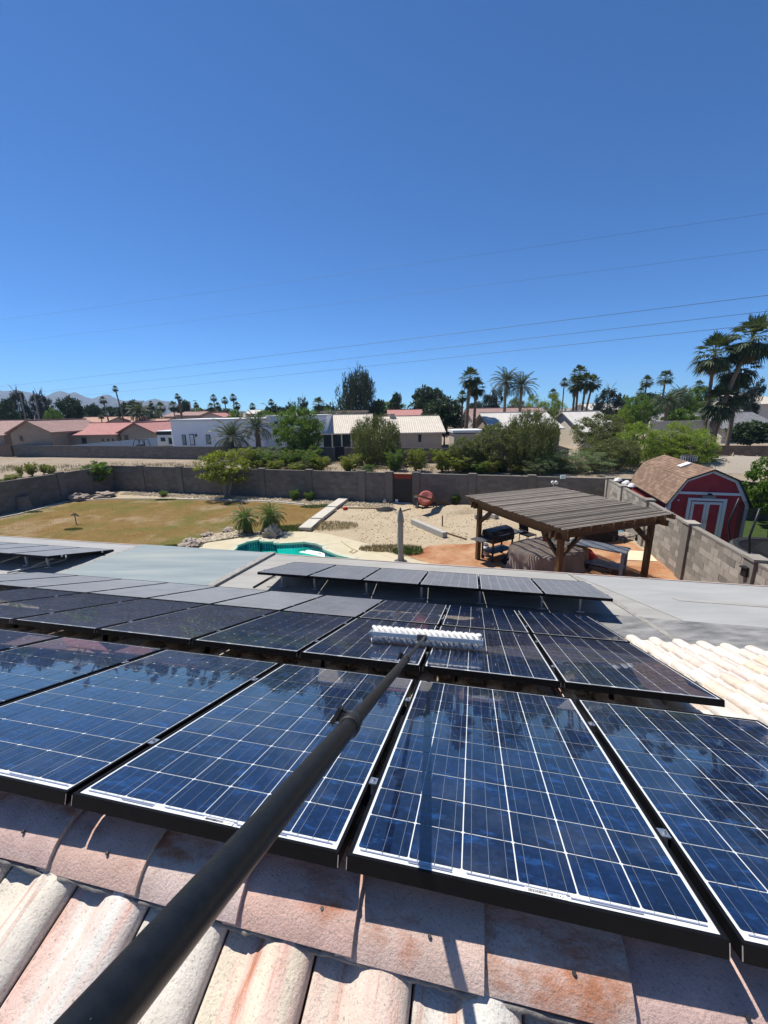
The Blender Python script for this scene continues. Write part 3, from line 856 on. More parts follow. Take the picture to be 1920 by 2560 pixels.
for side in (-1, 1):
    for st in range(4):
        path = []; rr = []
        ph = 2 * math.pi * st / 4
        N = 60; lead = .215
        for k in range(N + 1):
            s = half * k / N
            th = ph + side * 2 * math.pi * s / lead
            c = rc(LBR / 2 + side * s); dr = axf * math.cos(th) + axn * math.sin(th)
            path.append(c + dr * .056); rr.append(.0165)
            for q in range(10):
                j1, j2 = random.gauss(0, .004), random.gauss(0, .07)
                d2 = (axf * math.cos(th + j2) + axn * math.sin(th + j2) + ax * random.gauss(0, .12)).normalized()
                hair_c.append(c + ax * j1 + d2 * random.uniform(.060, .066)); hair_d.append(d2)
        b.tube(path, rr, 7)
hc = np.array([q[:] for q in hair_c]); hd = np.array([q[:] for q in hair_d]); hs = np.cross(hd, rng.normal(size=hd.shape)); hs /= np.linalg.norm(hs, axis=1)[:, None]
hv = np.stack([hc - hd * .014 - hs * .0012, hc - hd * .014 + hs * .0012, hc + hd * .014 + hs * .0009, hc + hd * .014 - hs * .0009], 1).reshape(-1, 3)
stuff(link('bristle_hairs', np_mesh('bristle_hairs', hv, np.arange(len(hv)).reshape(-1, 4), 'bristle'), pole, RM))
brush_part(b, 'bristles', 'bristle', pole, True)
b = MB()
mid = bl + ax * (LBR * .47)
b.box(mid - axf * .010, (.085, .03, .05), Matrix((ax, axf, axn)).transposed())
b.tube([mid - axf * .012, RM.inverted() @ pt(.02), RM.inverted() @ pt(.07)], [.014, .012, .012], 10)
brush_part(b, 'brush_joint', 'darkgrey', pole)
# spray drops on the panels near the brush
b = MB()
for k in range(60):
    u = random.gauss(.1, .6); v = random.uniform(1.98, 4.9)
    r = random.uniform(.0015, .0042)
    b.lathe([(.0001, r * 1.2), (r * .8, r * .7), (r, 0)], 6, (u, v, .0))
o = link('water_drops', b.mesh('water_drops', 'backsheet', True), None, RM)
tag(o, 'scattered water drops on the glass around the roller brush', 'water drops', kind='stuff')
# ================================================================== GROUND AND YARD
def fill(name, outer, holes, z, mat, parent=None):
    bm = bmesh.new(); edges = []
    for loop in [outer] + holes:
        vs_ = [bm.verts.new((p[0], p[1], z)) for p in loop]
        edges += [bm.edges.new((vs_[i], vs_[(i + 1) % len(vs_)])) for i in range(len(vs_))]
    bmesh.ops.triangle_fill(bm, use_beauty=True, use_dissolve=False, edges=edges)
    for f in bm.faces:
        f.normal_update()
        if f.normal.z < 0: f.normal_flip()
    me = bpy.data.meshes.new(name); bm.to_mesh(me); bm.free(); me.materials.append(MAT[mat])
    return link(name, me, parent)
def smooth_loop(pts, n=5):                        # rounded closed outline through points
    P = [Vector((p[0], p[1], 0)) for p in pts]; out = []
    for i in range(len(P)):
        p0, p1, p2, p3 = P[i - 1], P[i], P[(i + 1) % len(P)], P[(i + 2) % len(P)]
        for k in range(n):
            t = k / n
            out.append(.5 * ((2 * p1) + (p2 - p0) * t + (2 * p0 - 5 * p1 + 4 * p2 - p3) * t * t + (3 * p1 - p0 - 3 * p2 + p3) * t ** 3))
    return [(p.x, p.y) for p in out]

# pool outline on the deck (far side surveyed, near side hidden by the roof)
PF = [g6(418, 715), g6(430, 688), g6(520, 655), g6(640, 632), g6(652, 652), g6(756, 652), g6(770, 668), g6(870, 664), g6(1000, 655), g6(1100, 668), g6(1168, 690), g6(1172, 718), g6(1300, 770), g6(1440, 800)]
PF = [(p.x, p.y) for p in PF]
pool_loop = PF + [(PF[-1][0] + .4, PF[-1][1] - .8), (PF[-1][0] - .4, PF[-1][1] - 1.9), (PF[-1][0] - 2.2, PF[-1][1] - 2.6), (PF[0][0] + .6, PF[0][1] - 2.4), (PF[0][0] - .15, PF[0][1] - 1.2)]
BIG = [(-9000, -3000), (9000, -3000), (9000, 12000), (-9000, 12000)]
ground = struct(fill('ground', BIG, [pool_loop], -.012, 'desert'))
wash = None
# dirt yard, lawn, gravel edge, deck and patio: sheets a few millimetres apart
WALL = {'A': Vector((-22.7, 20.0, 0))}
base_pts = [g5(0, 420), g5(430, 305), g5(820, 235)]
cornerL = Vector((-20.9, 29.35, 0))
far_l = g6(310, 255); far_r = g7(490, 330)
fd = (far_r - far_l).normalized()
cornerL = far_l - fd * ((far_l.x + 20.6) / fd.x)
wr0 = g8(1000, 1005); wr1 = g8(695, 745); wdir = (wr1 - wr0).normalized()
# the right-hand wall meets the far wall where its top corner is seen
tt = ((far_r.x - wr0.x) * fd.y - (far_r.y - wr0.y) * fd.x) / (wdir.x * fd.y - wdir.y * fd.x)
cornerR = wr0 + wdir * tt
nearR = wr0 - wdir * 8.0
nearL = cornerL + (g5(0, 420) - cornerL).normalized() * 16
yard = [nearL, cornerL, cornerR, nearR, Vector((6, 3, 0)), Vector((-14, 3, 0))]
struct(fill('dirt_yard', [(p.x, p.y) for p in yard], [pool_loop], -.004, 'dirt'))
lawn_pts = [g5(-260, 560), g5(0, 452), g5(150, 424), g5(430, 354), g5(560, 318), g5(760, 303), g5(900, 294), g5(1250, 294), g5(1659, 300), g6(400, 308), g6(760, 322), g6(1000, 345), g6(1190, 372), g6(1060, 475), g6(985, 566), g6(780, 572), g6(640, 560), g6(420, 545), g6(200, 585), g6(60, 640), g6(-60, 720), g6(-400, 760), g6(-1000, 800)]
struct(fill('lawn', [(p.x, p.y) for p in lawn_pts], [], .002, 'lawn'))
curb = MB()
cp = [g5(-120, 500), g5(0, 450), g5(150, 420), g5(430, 350), g5(560, 314), g5(760, 299), g5(900, 290), g5(1250, 290), g5(1659, 296), g6(400, 303), g6(760, 316), g6(1000, 338)]
for a, c in zip(cp[:-1], cp[1:]): curb.bar(a + Vector((0, 0, .02)), c + Vector((0, 0, .02)), .12, .07)
struct(curb.build('lawn_kerb', 'concrete'))
# deck
deck_out = [g6(95, 706), g6(190, 662), g6(420, 628), g6(560, 606), g6(642, 582), g6(780, 570), g6(1000, 568), g6(1190, 588), g6(1350, 625), g6(1500, 665), g6(1659, 708), g7(170, 722), g7(330, 772), g7(420, 796), g7(570, 832)]
deck_out = [(p.x, p.y) for p in deck_out]
deck_out += [(deck_out[-1][0] + .1, 9.0), (-9.0, 9.0), (deck_out[0][0] - .5, deck_out[0][1] - 1.0)]
deck = struct(fill('pool_deck', deck_out, [pool_loop], .05, 'deck'))
b = MB()
for i in range(14):
    a, c = deck_out[i], deck_out[i + 1]
    b.add([(a[0], a[1], -.02), (c[0], c[1], -.02), (c[0], c[1], .05), (a[0], a[1], .05)], [(0, 1, 2, 3)])
b.build('deck_riser', 'deck_edge', deck)
for (p, q) in ((g6(1015, 572, .052), g6(1015, 606, .052)), (g6(1015, 606, .052), g6(800, 622, .052)), (g6(1190, 668, .052), g6(1390, 640, .052)), (g6(1400, 735, .052), g6(1530, 680, .052)), (g7(0, 690, .052), g7(330, 800, .052)), (g7(0, 702, .052), g7(70, 675, .052))):
    b = MB(); b.bar(p, q, .025, .003); b.build('deck_joint', 'deck_edge', deck)
# coping and tile band
pl = [Vector((p[0], p[1], 0)) for p in pool_loop]
b = MB()
for i in range(len(pl)):
    a, c = pl[i], pl[(i + 1) % len(pl)]
    b.bar(a + Vector((0, 0, .045)), c + Vector((0, 0, .045)), .22, .09)
b.build('pool_coping', 'coping', deck)
poolst = MB()
for i in range(len(pl)):
    a, c = pl[i], pl[(i + 1) % len(pl)]
    poolst.add([(a.x, a.y, -1.5), (c.x, c.y, -1.5), (c.x, c.y, .03), (a.x, a.y, .03)], [(0, 1, 2, 3)])
poolst.add([(p.x, p.y, -1.3) for p in pl], [tuple(range(len(pl)))])
pool_o = struct(poolst.build('pool_basin', 'plaster'))
# raised bond beam on the left third: blue mosaic
def tile_band(pts, z0, z1, s):
    out = []
    bq = MB()
    for a, c in zip(pts[:-1], pts[1:]):
        d = (c - a); L = d.length; d = d / L; nrm = Vector((d.y, -d.x, 0))
        n = max(1, int(L / s)); m_ = max(1, int(round((z1 - z0) / s)))
        for i in range(n):
            for j in range(m_):
                cc = a + d * (L * (i + .5) / n) + nrm * .012 + Vector((0, 0, z0 + (z1 - z0) * (j + .5) / m_))
                rot = Matrix((d, nrm, Vector((0, 0, 1)))).transposed()
                bq.box(cc, (L / n * .88, .016, (z1 - z0) / m_ * .88), rot)
    return bq
b = tile_band([pl[1], pl[2], pl[3]], -.62, .0, .105); stuff(b.build('mosaic_tiles', 'pooltile', pool_o))
b = tile_band([pl[3], pl[4], pl[5], pl[6]], -.40, .0, .105); stuff(b.build('mosaic_tiles', 'pooltile', pool_o))
b = tile_band(pl[6:14], -.20, .0, .10); stuff(b.build('mosaic_tiles', 'pooltile', pool_o))
wl = -.24
struct(fill('water', [(p.x, p.y) for p in pl], [], wl, 'water'))
lg = [g6(950, 730, -.235), g6(1030, 712, -.235), g6(1165, 735, -.235), g6(1172, 772, -.235)]
b = MB(); b.prism([(p.x, p.y) for p in lg[::-1]], -1.2, -.234); b.build('pool_ledge', 'ledge', pool_o)
b = MB()
for q in (g6(1003, 722, -.232), g6(1128, 742, -.232)): b.lathe([(.0, .004), (.05, .003), (.05, 0)], 10, q)
b.build('ledge_drain', 'darkgrey', pool_o)
# patio (stained slab) and the plywood sheet on it
pat = [g7(400, 762), g7(570, 680), g7(700, 668), g7(860, 668), g7(1000, 655), g7(1380, 640), gp(940, 605), gp(1200, 620), gp(1300, 700)]
pat = [(p.x, p.y) for p in pat]
pe = wr0 - wdir * .0
pat += [(wr1.x - .12, wr1.y - .5), (nearR.x - .15, nearR.y), (7, 5), (1.0, 8.0), (deck_out[14][0], deck_out[14][1])]
struct(fill('patio', pat, [], .010, 'patio'))
b = MB(); pj = [gp(-330, 760, .013), gp(1130, 790, .013)]
b = MB(); b.bar(g7(690, 832, .012), g7(1390, 690, .012), .02, .003); tag(struct(b.build('patio_joint', 'deck_edge')), None, None)

# ------------------------------------------------------------------ block walls
BL, BH, BT = .405, .203, .15
blk = MB(); blk.box((0, 0, 0), (BL - .010, BT, BH - .010)); BLOCK_ME = blk.mesh('block', 'block_tan')
cap_b = MB(); cap_b.box((0, 0, 0), (BL - .006, BT + .02, .10)); 
def block_wall(name, label, a, c, top_a, top_c, singles, mat, posts, post_mat, jmat='joint', dark_joints=()):
    d = c - a; L = d.length; e = d / L; rz = math.atan2(e.y, e.x)
    t = thing(name, label, 'wall', a, rz)
    hh = (top_a + top_c) / 2
    core = MB(); core.box((L / 2, 0, hh / 2 - .004), (L, BT - .012, hh - .008)); core.build('mortar_core', jmat, t)
    rows = int(hh / BH); st = MB(); n = 0
    allb = []
    for r in range(rows):
        x0 = 0 if r % 2 == 0 else -BL / 2
        k = 0
        while x0 + k * BL < L - .05:
            xa = max(x0 + k * BL, 0); xb = min(x0 + (k + 1) * BL, L); k += 1
            if xb - xa < .06: continue
            allb.append((r, xa, xb))
    allb.sort(key=lambda q: (a + e * ((q[1] + q[2]) / 2)).length)
    for i, (r, xa, xb) in enumerate(allb):
        z = r * BH + BH / 2; j = random.uniform(-.004, .004)
        if i < singles:
            o = link('block', BLOCK_ME, t); o.location = ((xa + xb) / 2, j, z); o.scale = ((xb - xa - .01) / (BL - .01), 1, 1)
        else: st.box(((xa + xb) / 2, j, z), (xb - xa - .010, BT, BH - .010))
    if st.v: stuff(st.build('blocks', mat, t))
    cpm = MB(); zc = rows * BH + .03
    cpm.box((L / 2, 0, zc), (L, BT + .02, .062)); cpm.build('coping', mat, t)
    for x in posts:
        pm = MB(); pm.box((x, 0, zc / 2 + .02), (.42, .30, zc + .04)); p = pm.build('pilaster', post_mat, t)
        pm = MB(); pm.box((x, 0, zc + .075), (.46, .36, .07)); pm.build('pilaster_cap', post_mat, p)
    for x in dark_joints:
        pm = MB(); pm.box((x, 0, zc / 2), (.035, BT + .012, zc)); pm.build('control_joint', 'joint_dark', t)
    return t
def along(a, c, p): return (p - a).dot((c - a).normalized())
gl, gr = g7(283, 322), g7(430, 326)
fw = 1.86
fpost = [along(cornerL, cornerR, g5(1143, 240)), along(cornerL, cornerR, g5(1482, 250)), along(cornerL, cornerR, g6(655, 275)), along(cornerL, cornerR, g6(1050, 290)), along(cornerL, cornerR, g6(1470, 318))]
xg0 = along(cornerL, cornerR, gl) - .05; xg1 = along(cornerL, cornerR, gr) + .05
LL = (cornerR - cornerL).length
fe = (cornerR - cornerL).normalized()
endA = cornerL + fe * xg0; begB = cornerL + fe * xg1
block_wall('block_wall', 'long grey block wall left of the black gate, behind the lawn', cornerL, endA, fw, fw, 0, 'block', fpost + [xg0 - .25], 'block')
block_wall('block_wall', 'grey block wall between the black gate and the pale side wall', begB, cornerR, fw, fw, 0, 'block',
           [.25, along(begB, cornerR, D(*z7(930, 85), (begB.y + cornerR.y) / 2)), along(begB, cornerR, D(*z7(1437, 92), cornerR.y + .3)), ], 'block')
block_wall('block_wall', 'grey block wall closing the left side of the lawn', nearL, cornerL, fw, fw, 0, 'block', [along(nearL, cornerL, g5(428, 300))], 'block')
pR = [along(cornerR, nearR, g8(1003, 1003)), along(cornerR, nearR, g8(697, 745))]
dpr = abs(pR[0] - pR[1])
posts = [pR[0] + dpr * .93, pR[1] - dpr * .9, pR[1] - dpr * 1.75]
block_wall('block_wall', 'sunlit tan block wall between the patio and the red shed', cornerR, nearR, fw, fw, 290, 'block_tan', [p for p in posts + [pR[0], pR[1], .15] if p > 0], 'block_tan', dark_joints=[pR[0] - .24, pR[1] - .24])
# gate
gt = thing('gate', 'black metal gate with a rust-red top panel in the far wall', 'gate', endA, math.atan2(fe.y, fe.x))
gw = (begB - endA).length
b = MB(); b.box((gw / 2, 0, .78), (gw - .04, .04, 1.50)); b.build('gate_panel', 'black', gt)
b = MB(); b.box((gw / 2, 0, 1.68), (gw - .04, .045, .30)); b.build('top_panel', 'rust', gt)
for x in (.03, gw - .03): b = MB(); b.box((x, 0, .94), (.05, .07, 1.84)); b.build('gate_post', 'black', gt)
b = MB(); b.box((gw * .18, -.06, .14), (.17, .02, .2)); b.build('gate_notice', 'sticker', gt)
b = MB(); b.box((gw / 2, -.1, .03), (gw, .2, .05)); b.build('threshold', 'concrete', gt)

# ------------------------------------------------------------------ yard things
def rock(bm_seed, r, flat=.6, n=2):
    bm = bmesh.new(); bmesh.ops.create_icosphere(bm, subdivisions=n, radius=r)
    rr = np.random.default_rng(bm_seed); off = rr.normal(size=(6, 3))
    for v in bm.verts:
        d = v.co.normalized(); k = 1 + sum(.10 * math.sin(3.1 * d.dot(Vector(o)) * (i + 1) * .7 + i) for i, o in enumerate(off))
        v.co = Vector((d.x * k, d.y * k, d.z * k * flat)) * r
    me = bpy.data.meshes.new('rock'); bm.to_mesh(me); bm.free(); me.materials.append(MAT['boulder'])
    return me
for i, (p, r, fl_, lab) in enumerate(((g5(665, 298), .62, .5, 'large low boulder in the lawn corner left of the small tree'), (g5(870, 275), .58, .45, 'broad grey boulder at the foot of the small corner tree'),
                                (g6(730, 606), .42, .95, 'brown boulder standing behind the pool under the palms'), (g6(75, 690), .36, .5, 'rounded boulder at the left end of the pool gravel'),
                                (g6(45, 650), .28, .5, 'upper of the boulders beside the pool gravel'), (g6(190, 604), .28, .5, 'flat boulder where lawn meets the pool gravel'), (g6(370, 556), .25, .5, 'small boulder left of the pool palms'),
                                (g6(15, 706), .30, .6, 'boulder half hidden by the flat roof edge'))):
    o = link('boulder', rock(i + 3, r, fl_, 3)); o.location = (p.x, p.y, r * fl_ * .45); o.rotation_euler = (0, 0, i * 1.3)
    tag(o, lab, 'boulder', 'boulders in the yard')
# pebbles beside the pool and along the wall
pm = rock(50, 1.0, .7, 1)
pv = np.array([v.co[:] for v in pm.vertices]); pf = np.array([p.vertices[:] for p in pm.polygons])
def pebbles(name, pts, rmin, rmax, label):
    V = []; Fq = []
    for i, p in enumerate(pts):
        r = random.uniform(rmin, rmax); a = random.uniform(0, 6.28); ca, sa = math.cos(a), math.sin(a)
        q = pv * r; V.append(np.stack([q[:, 0] * ca - q[:, 1] * sa + p[0], q[:, 0] * sa + q[:, 1] * ca + p[1], q[:, 2] + p[2] + r * .3], 1)); Fq.append(pf + i * len(pv))
    o = link(name, np_mesh(name, np.concatenate(V), np.concatenate(Fq), 'pebble'))
    tag(o, label, 'gravel', kind='stuff')
def in_quad(a, b_, c, d):
    u, v = random.random(), random.random()
    return a.lerp(b_, u).lerp(d.lerp(c, u), v)
pts = [in_quad(g6(110, 668), g6(560, 590), g6(540, 545), g6(140, 620)) for k in range(900)]
pebbles('gravel', pts, .03, .085, 'tan pebbles filling the bed left of the pool palms')
pts = []
for k in range(2600):
    u = random.random(); p = (cornerL + fe * (1.5 + u * 20.5)); q = p + Vector((0, -1, 0)) * random.uniform(.15, 1.5); pts.append(q)
pebbles('gravel', pts, .02, .06, 'tan gravel strip along the foot of the far wall')
pts = []
for k in range(800):
    q = in_quad(g7(-200, 340), g7(1000, 345), g7(1380, 640), g7(0, 660)); pts.append(Vector((q.x, q.y, 0)))
pebbles('gravel', pts, .008, .035, 'loose stones scattered over the bare dirt yard')
# planks of concrete between lawn and dirt
pk = [(g6(1000, 562), g6(1090, 484)), (g6(1095, 480), g6(1222, 384)), (g6(1222, 380), g6(1330, 304))]
for i, (a, c) in enumerate(pk):
    b = MB(); a2 = a + (c - a) * .03; b.bar(a2 + Vector((0, 0, .12)), c + Vector((0, 0, .12)), .62, .16)
    tag(b.build('concrete_plank', 'concrete', bevel=.01), ['nearest concrete edging plank between lawn and dirt, by the pool deck', 'middle concrete edging plank between lawn and dirt', 'farthest concrete edging plank, ending at the block wall'][i], 'plank', 'edging planks')
# sprinkler
p = g5(635, 500)
t = thing('sprinkler', 'dark impact sprinkler on a riser in the dry lawn', 'sprinkler', p)
b = MB(); b.tube([(0, 0, 0), (0, 0, .5)], .022, 8); b.build('riser', 'black', t)
b = MB(); b.box((-.02, 0, .52), (.30, .05, .06)); b.box((0, 0, .60), (.16, .04, .03)); b.bar((.08, 0, .52), (.20, 0, .44), .03, .05); b.build('sprinkler_head', 'black', t)
# stump
p = g5(205, 380)
b = MB(); b.lathe([(.55, 0), (.42, .15), (.36, .5), (.34, .85), (.33, .86), (.0, .86)], 12, p)
o = b.build('tree_stump', 'bark', smooth=True); o.data.set_sharp_from_angle(angle=R(50)); tag(o, 'cut tree stump against the left block wall', 'stump')
# timber, boards, stake
def bars(name, label, cat, a, c, w, h, mat):
    b = MB(); b.bar(a + Vector((0, 0, h / 2)), c + Vector((0, 0, h / 2)), w, h); return tag(b.build(name, mat, bevel=.006), label, cat)
bars('timber_beam', 'thick weathered timber lying on the bare dirt', 'timber', g7(440, 497), g7(705, 612), .26, .26, 'wood_grey')
bars('board', 'thin dark board lying right of the thick timber', 'board', g7(672, 560), g7(880, 628), .10, .04, 'wood_beam')
bars('board', 'dark board lying on the dirt left of the black tarp', 'board', g7(-200, 366), g7(160, 370), .10, .05, 'wood_beam')
bars('board', 'pale pole lying behind the closed umbrella', 'board', g7(250, 372), g7(330, 420), .06, .05, 'wood_slat')
bars('board', 'dark stick lying right of the closed umbrella top', 'board', g7(345, 395), g7(420, 374), .05, .05, 'wood_beam')
p = g7(683, 517); b = MB(); b.tube([p, p + Vector((0, 0, .55))], .03, 8); tag(b.build('stake', 'wood_beam'), 'short dark stake standing in the bare dirt', 'stake')
def heap(name, label, cat, c, rx, ry, h, mat, seed, n=12):
    r = np.random.default_rng(seed); b = MB(); N = 18; Kr = 7; V = []
    ph = r.uniform(0, 6.28, 5)
    for j in range(Kr + 1):
        f = j / Kr
        for k in range(N):
            a = 2 * math.pi * k / N
            w = 1 + .12 * math.sin(3 * a + ph[0]) + .08 * math.sin(5 * a + ph[1])
            z = h * (math.cos(f * math.pi / 2) ** .8) * (1 + .22 * math.sin(4 * a + ph[2] + 5 * f) * f + .15 * math.sin(7 * a + ph[3]) * f)
            V.append((c.x + rx * w * f * math.cos(a), c.y + ry * w * f * math.sin(a), c.z + max(z, 0)))
    fs = [(j * N + k, (j + 1) * N + k, (j + 1) * N + (k + 1) % N, j * N + (k + 1) % N) for j in range(Kr) for k in range(N)]
    b.add(V, fs)
    return tag(b.build(name, mat, smooth=True), label, cat)
heap('tarp', 'crumpled black tarp on the dirt in front of the gate', 'tarp', g7(215, 384), .60, .35, .20, 'blackmatt', 3)
heap('dirt_mound', 'low mound of pale sand behind the pergola', 'mound', g7(790, 385), 1.8, .9, .28, 'dirt', 5)
# cement mixer: drum, ring, stand
p = g7(548, 365)
t = thing('cement_mixer', 'old red cement mixer drum tipped over by the far wall', 'mixer', p, R(-20))
rot = Matrix.Rotation(R(62), 3, 'X') @ Matrix.Rotation(R(12), 3, 'Y')
b = MB(); b.lathe([(.0, -.42), (.32, -.40), (.44, -.2), (.45, .1), (.40, .3), (.33, .42), (.30, .42), (.0, .36)], 20, (0, 0, .56), rot); o = b.build('drum', 'mixer', t, True); o.data.set_sharp_from_angle(angle=R(40))
b = MB(); b.lathe([(.455, -.03), (.49, -.03), (.49, .05), (.455, .05)], 20, (0, 0, .56), rot); b.build('gear_ring', 'rust', t)
b = MB()
for s in (-1, 1): b.bar((s * .5, .1, .55), (s * .55, .3, 0), .06, .06); b.bar((s * .5, .1, .55), (s * .5, -.25, 0), .06, .06)
b.build('stand', 'darkgrey', t)
b = MB(); b.box((-.62, .15, .35), (.3, .35, .5)); b.build('motor_box', 'darkgrey', t)
# leaning board against wall, shovel
b = MB(); a = g7(470, 260, 1.1); c = g7(760, 345, .1); b.bar(a, c, .05, .45, Vector((0, -1, .3))); tag(b.build('leaning_board', 'wood_beam'), 'long dark board leaning along the wall behind the cement mixer', 'board')
p = g7(205, 325)
t = thing('shovel', 'shovel leaning upside against the wall left of the gate', 'shovel', p, 0)
b = MB(); b.tube([(0, 0, .25), (.12, .35, 1.25)], .018, 8); b.build('shaft', 'wood_slat', t)
b = MB(); b.lathe([(.11, -.16), (.12, .0), (.02, .14)], 8, (0, 0, .15), Matrix.Diagonal((1, .25, 1))); b.build('blade', 'steel', t)
b = MB(); b.bar((.07, .36, 1.30), (.19, .36, 1.30), .03, .03); b.bar((.12, .35, 1.2), (.12, .36, 1.30), .04, .02); b.build('grip', 'blackmatt', t)
# stack of rubble blocks behind the pergola post
for i, (x, y) in enumerate(((985, 440), (1030, 440), (1070, 425), (1110, 435))):
    p = g7(x, y + 14); b = MB(); b.box((p.x, p.y, .12), (.42, .3, .24), Matrix.Rotation(i * .7, 3, 'Z'))
    tag(b.build('rubble_block', 'wood_grey', bevel=.02), ['leftmost grey rubble block on the dirt behind the pergola post', 'second grey rubble block behind the pergola post', 'third grey rubble block behind the pergola post', 'rightmost grey rubble block, under the pergola edge'][i], 'rubble', 'rubble blocks on the dirt')
# hose on the deck
b = MB(); pts = [g6(1300, 630, .07), g6(1330, 660, .07), g6(1390, 700, .07), g6(1440, 720, .07), g6(1400, 738, .07), g6(1370, 728, .07), g6(1400, 716, .07)]
b.tube([Vector(q) for q in smooth3(pts)] if 'smooth3' in globals() else pts, .014, 6); tag(b.build('garden_hose', 'hose', smooth=True), 'thin tan hose curled on the cream pool deck', 'hose')
p = g6(1338, 378); b = MB(); b.lathe([(.0, .16), (.12, .14), (.15, .05), (.12, 0)], 10, p); tag(b.build('red_bucket', 'redcloth'), 'small red tub on the dirt right of the planks', 'tub')

# ------------------------------------------------------------------ closed umbrella
p = g7(337, 818)
t = thing('patio_umbrella', 'closed grey patio umbrella standing at the pool deck edge', 'umbrella', p)
hU = D(*z7(343, 380), p.y).z
b = MB(); b.tube([(0, 0, 0), (0, 0, hU)], .028, 10); b.build('pole', 'black', t)
b = MB(); N = 40
prof = [(.10, hU - .02), (.16, hU - .22), (.19, hU - .42), (.185, hU - .48), (.155, hU - .5), (.17, hU - 1.0), (.165, hU - 1.45), (.13, hU - 1.62), (.17, hU - 1.8), (.23, hU - 2.1), (.27, hU - 2.32)]
V = []
for i, (r, z) in enumerate(prof):
    for k in range(N):
        a = 2 * math.pi * k / N; rr = .52 * r * (1 + .30 * math.sin(8 * a + z * .8)) + (.01 * math.sin(3 * a + z * 5))
        V.append((rr * math.cos(a), rr * math.sin(a), z - (.06 * math.sin(8 * a) if i == len(prof) - 1 else 0)))
b.add(V, [(i * N + k, (i + 1) * N + k, (i + 1) * N + (k + 1) % N, i * N + (k + 1) % N) for i in range(len(prof) - 1) for k in range(N)])
b.build('canopy', 'umbrella', t, True)
b = MB(); b.lathe([(.0, hU + .10), (.03, hU + .06), (.035, hU - .02), (.07, hU - .03)], 10); b.build('finial', 'black', t)
b = MB(); b.tube([(.06, 0, hU - 2.55), (.06, 0, hU - 2.75)], .03, 8); b.build('crank', 'black', t)
b = MB(); b.lathe([(.25, 0), (.25, .06), (.05, .08), (.04, .3)], 14); b.build('base', 'darkgrey', t)

# ------------------------------------------------------------------ pergola
ZP = 2.46
cL, cN, cR, cF = G(1163, 1238, ZP), G(1410, 1325, ZP), G(1697, 1282, ZP), G(1385, 1217, ZP)
ex = ((cR - cN) + (cF - cL)).normalized(); ey = Vector((-ex.y, ex.x, 0))
LX = ((cR - cN).length + (cF - cL).length) / 2; LY = ((cL - cN).dot(ey) + (cF - cR).dot(ey)) / 2
pc = (cL + cN + cR + cF) / 4
pg = thing('pergola', 'weathered brown timber pergola with a slatted roof over the patio', 'pergola', (pc.x, pc.y, 0), math.atan2(ex.y, ex.x))
hx, hy = LX / 2, LY / 2
slat = MB(); slat.box((0, 0, 0), (LX, .045, .020)); SL = slat.mesh('slat', 'wood_slat')
ns = 60
for k in range(ns):
    o = link('slat', SL, pg); o.location = (random.uniform(-.04, .04), -hy + LY * (k + .5) / ns, ZP - .012 + random.uniform(-.004, .004)); o.rotation_euler = (random.uniform(-.06, .06), 0, random.uniform(-.003, .003))
nr = 11
raf = MB(); raf.box((0, 0, 0), (.045, LY + .1, .14)); RF = raf.mesh('rafter', 'wood_beam')
for k in range(nr):
    o = link('rafter', RF, pg); o.location = (-hx + .12 + (LX - .24) * k / (nr - 1), 0, ZP - .095)
for y in (-hy + .45, hy - .45):
    for dy in (-.09, .09):
        b = MB(); b.box((0, y + dy, ZP - .30), (LX - .1, .045, .20)); b.build('beam', 'wood_beam', pg)
for x in (-hx + .25, hx - .25):
    b = MB(); b.box((x, 0, ZP - .30), (.07, LY - .1, .17)); b.build('beam', 'wood_beam', pg)
for sx in (-1, 1):
    for sy in (-1, 1):
        x, y = sx * (hx - .38), sy * (hy - .45)
        b = MB(); b.box((x, y, (ZP - .2) / 2), (.15, .15, ZP - .2)); b.build('post', 'wood_post', pg, bevel=.008)
        b = MB(); b.bar((x - sx * .72, y, ZP - .42), (x, y, ZP - 1.0), .09, .11, Vector((0, 1, 0))); b.build('brace', 'wood_beam', pg)
        b = MB(); b.bar((x, y - sy * .72, ZP - .42), (x, y, ZP - 1.0), .09, .11, Vector((1, 0, 0))); b.build('brace', 'wood_beam', pg)
# string of lights at its right side
t = thing('string_lights', 'black cable with small bulbs hanging behind the pergola', 'string lights', gp(1000, 500, 1.9))
s0 = gp(940, 520, 2.0) - t.location; s1 = gp(1390, 455, 2.1) - t.location
pth = [s0.lerp(s1, k / 12) + Vector((0, 0, -.25 * math.sin(math.pi * k / 12))) for k in range(13)]
b = MB(); b.tube(pth, .012, 5); b.build('cable', 'black', t)
for k in (2, 5, 8, 10):
    b = MB(); b.lathe([(.0, 0), (.025, -.01), (.03, -.08), (.045, -.14), (.0, -.2)], 8, pth[k]); b.build('bulb', 'darkgrey', t)

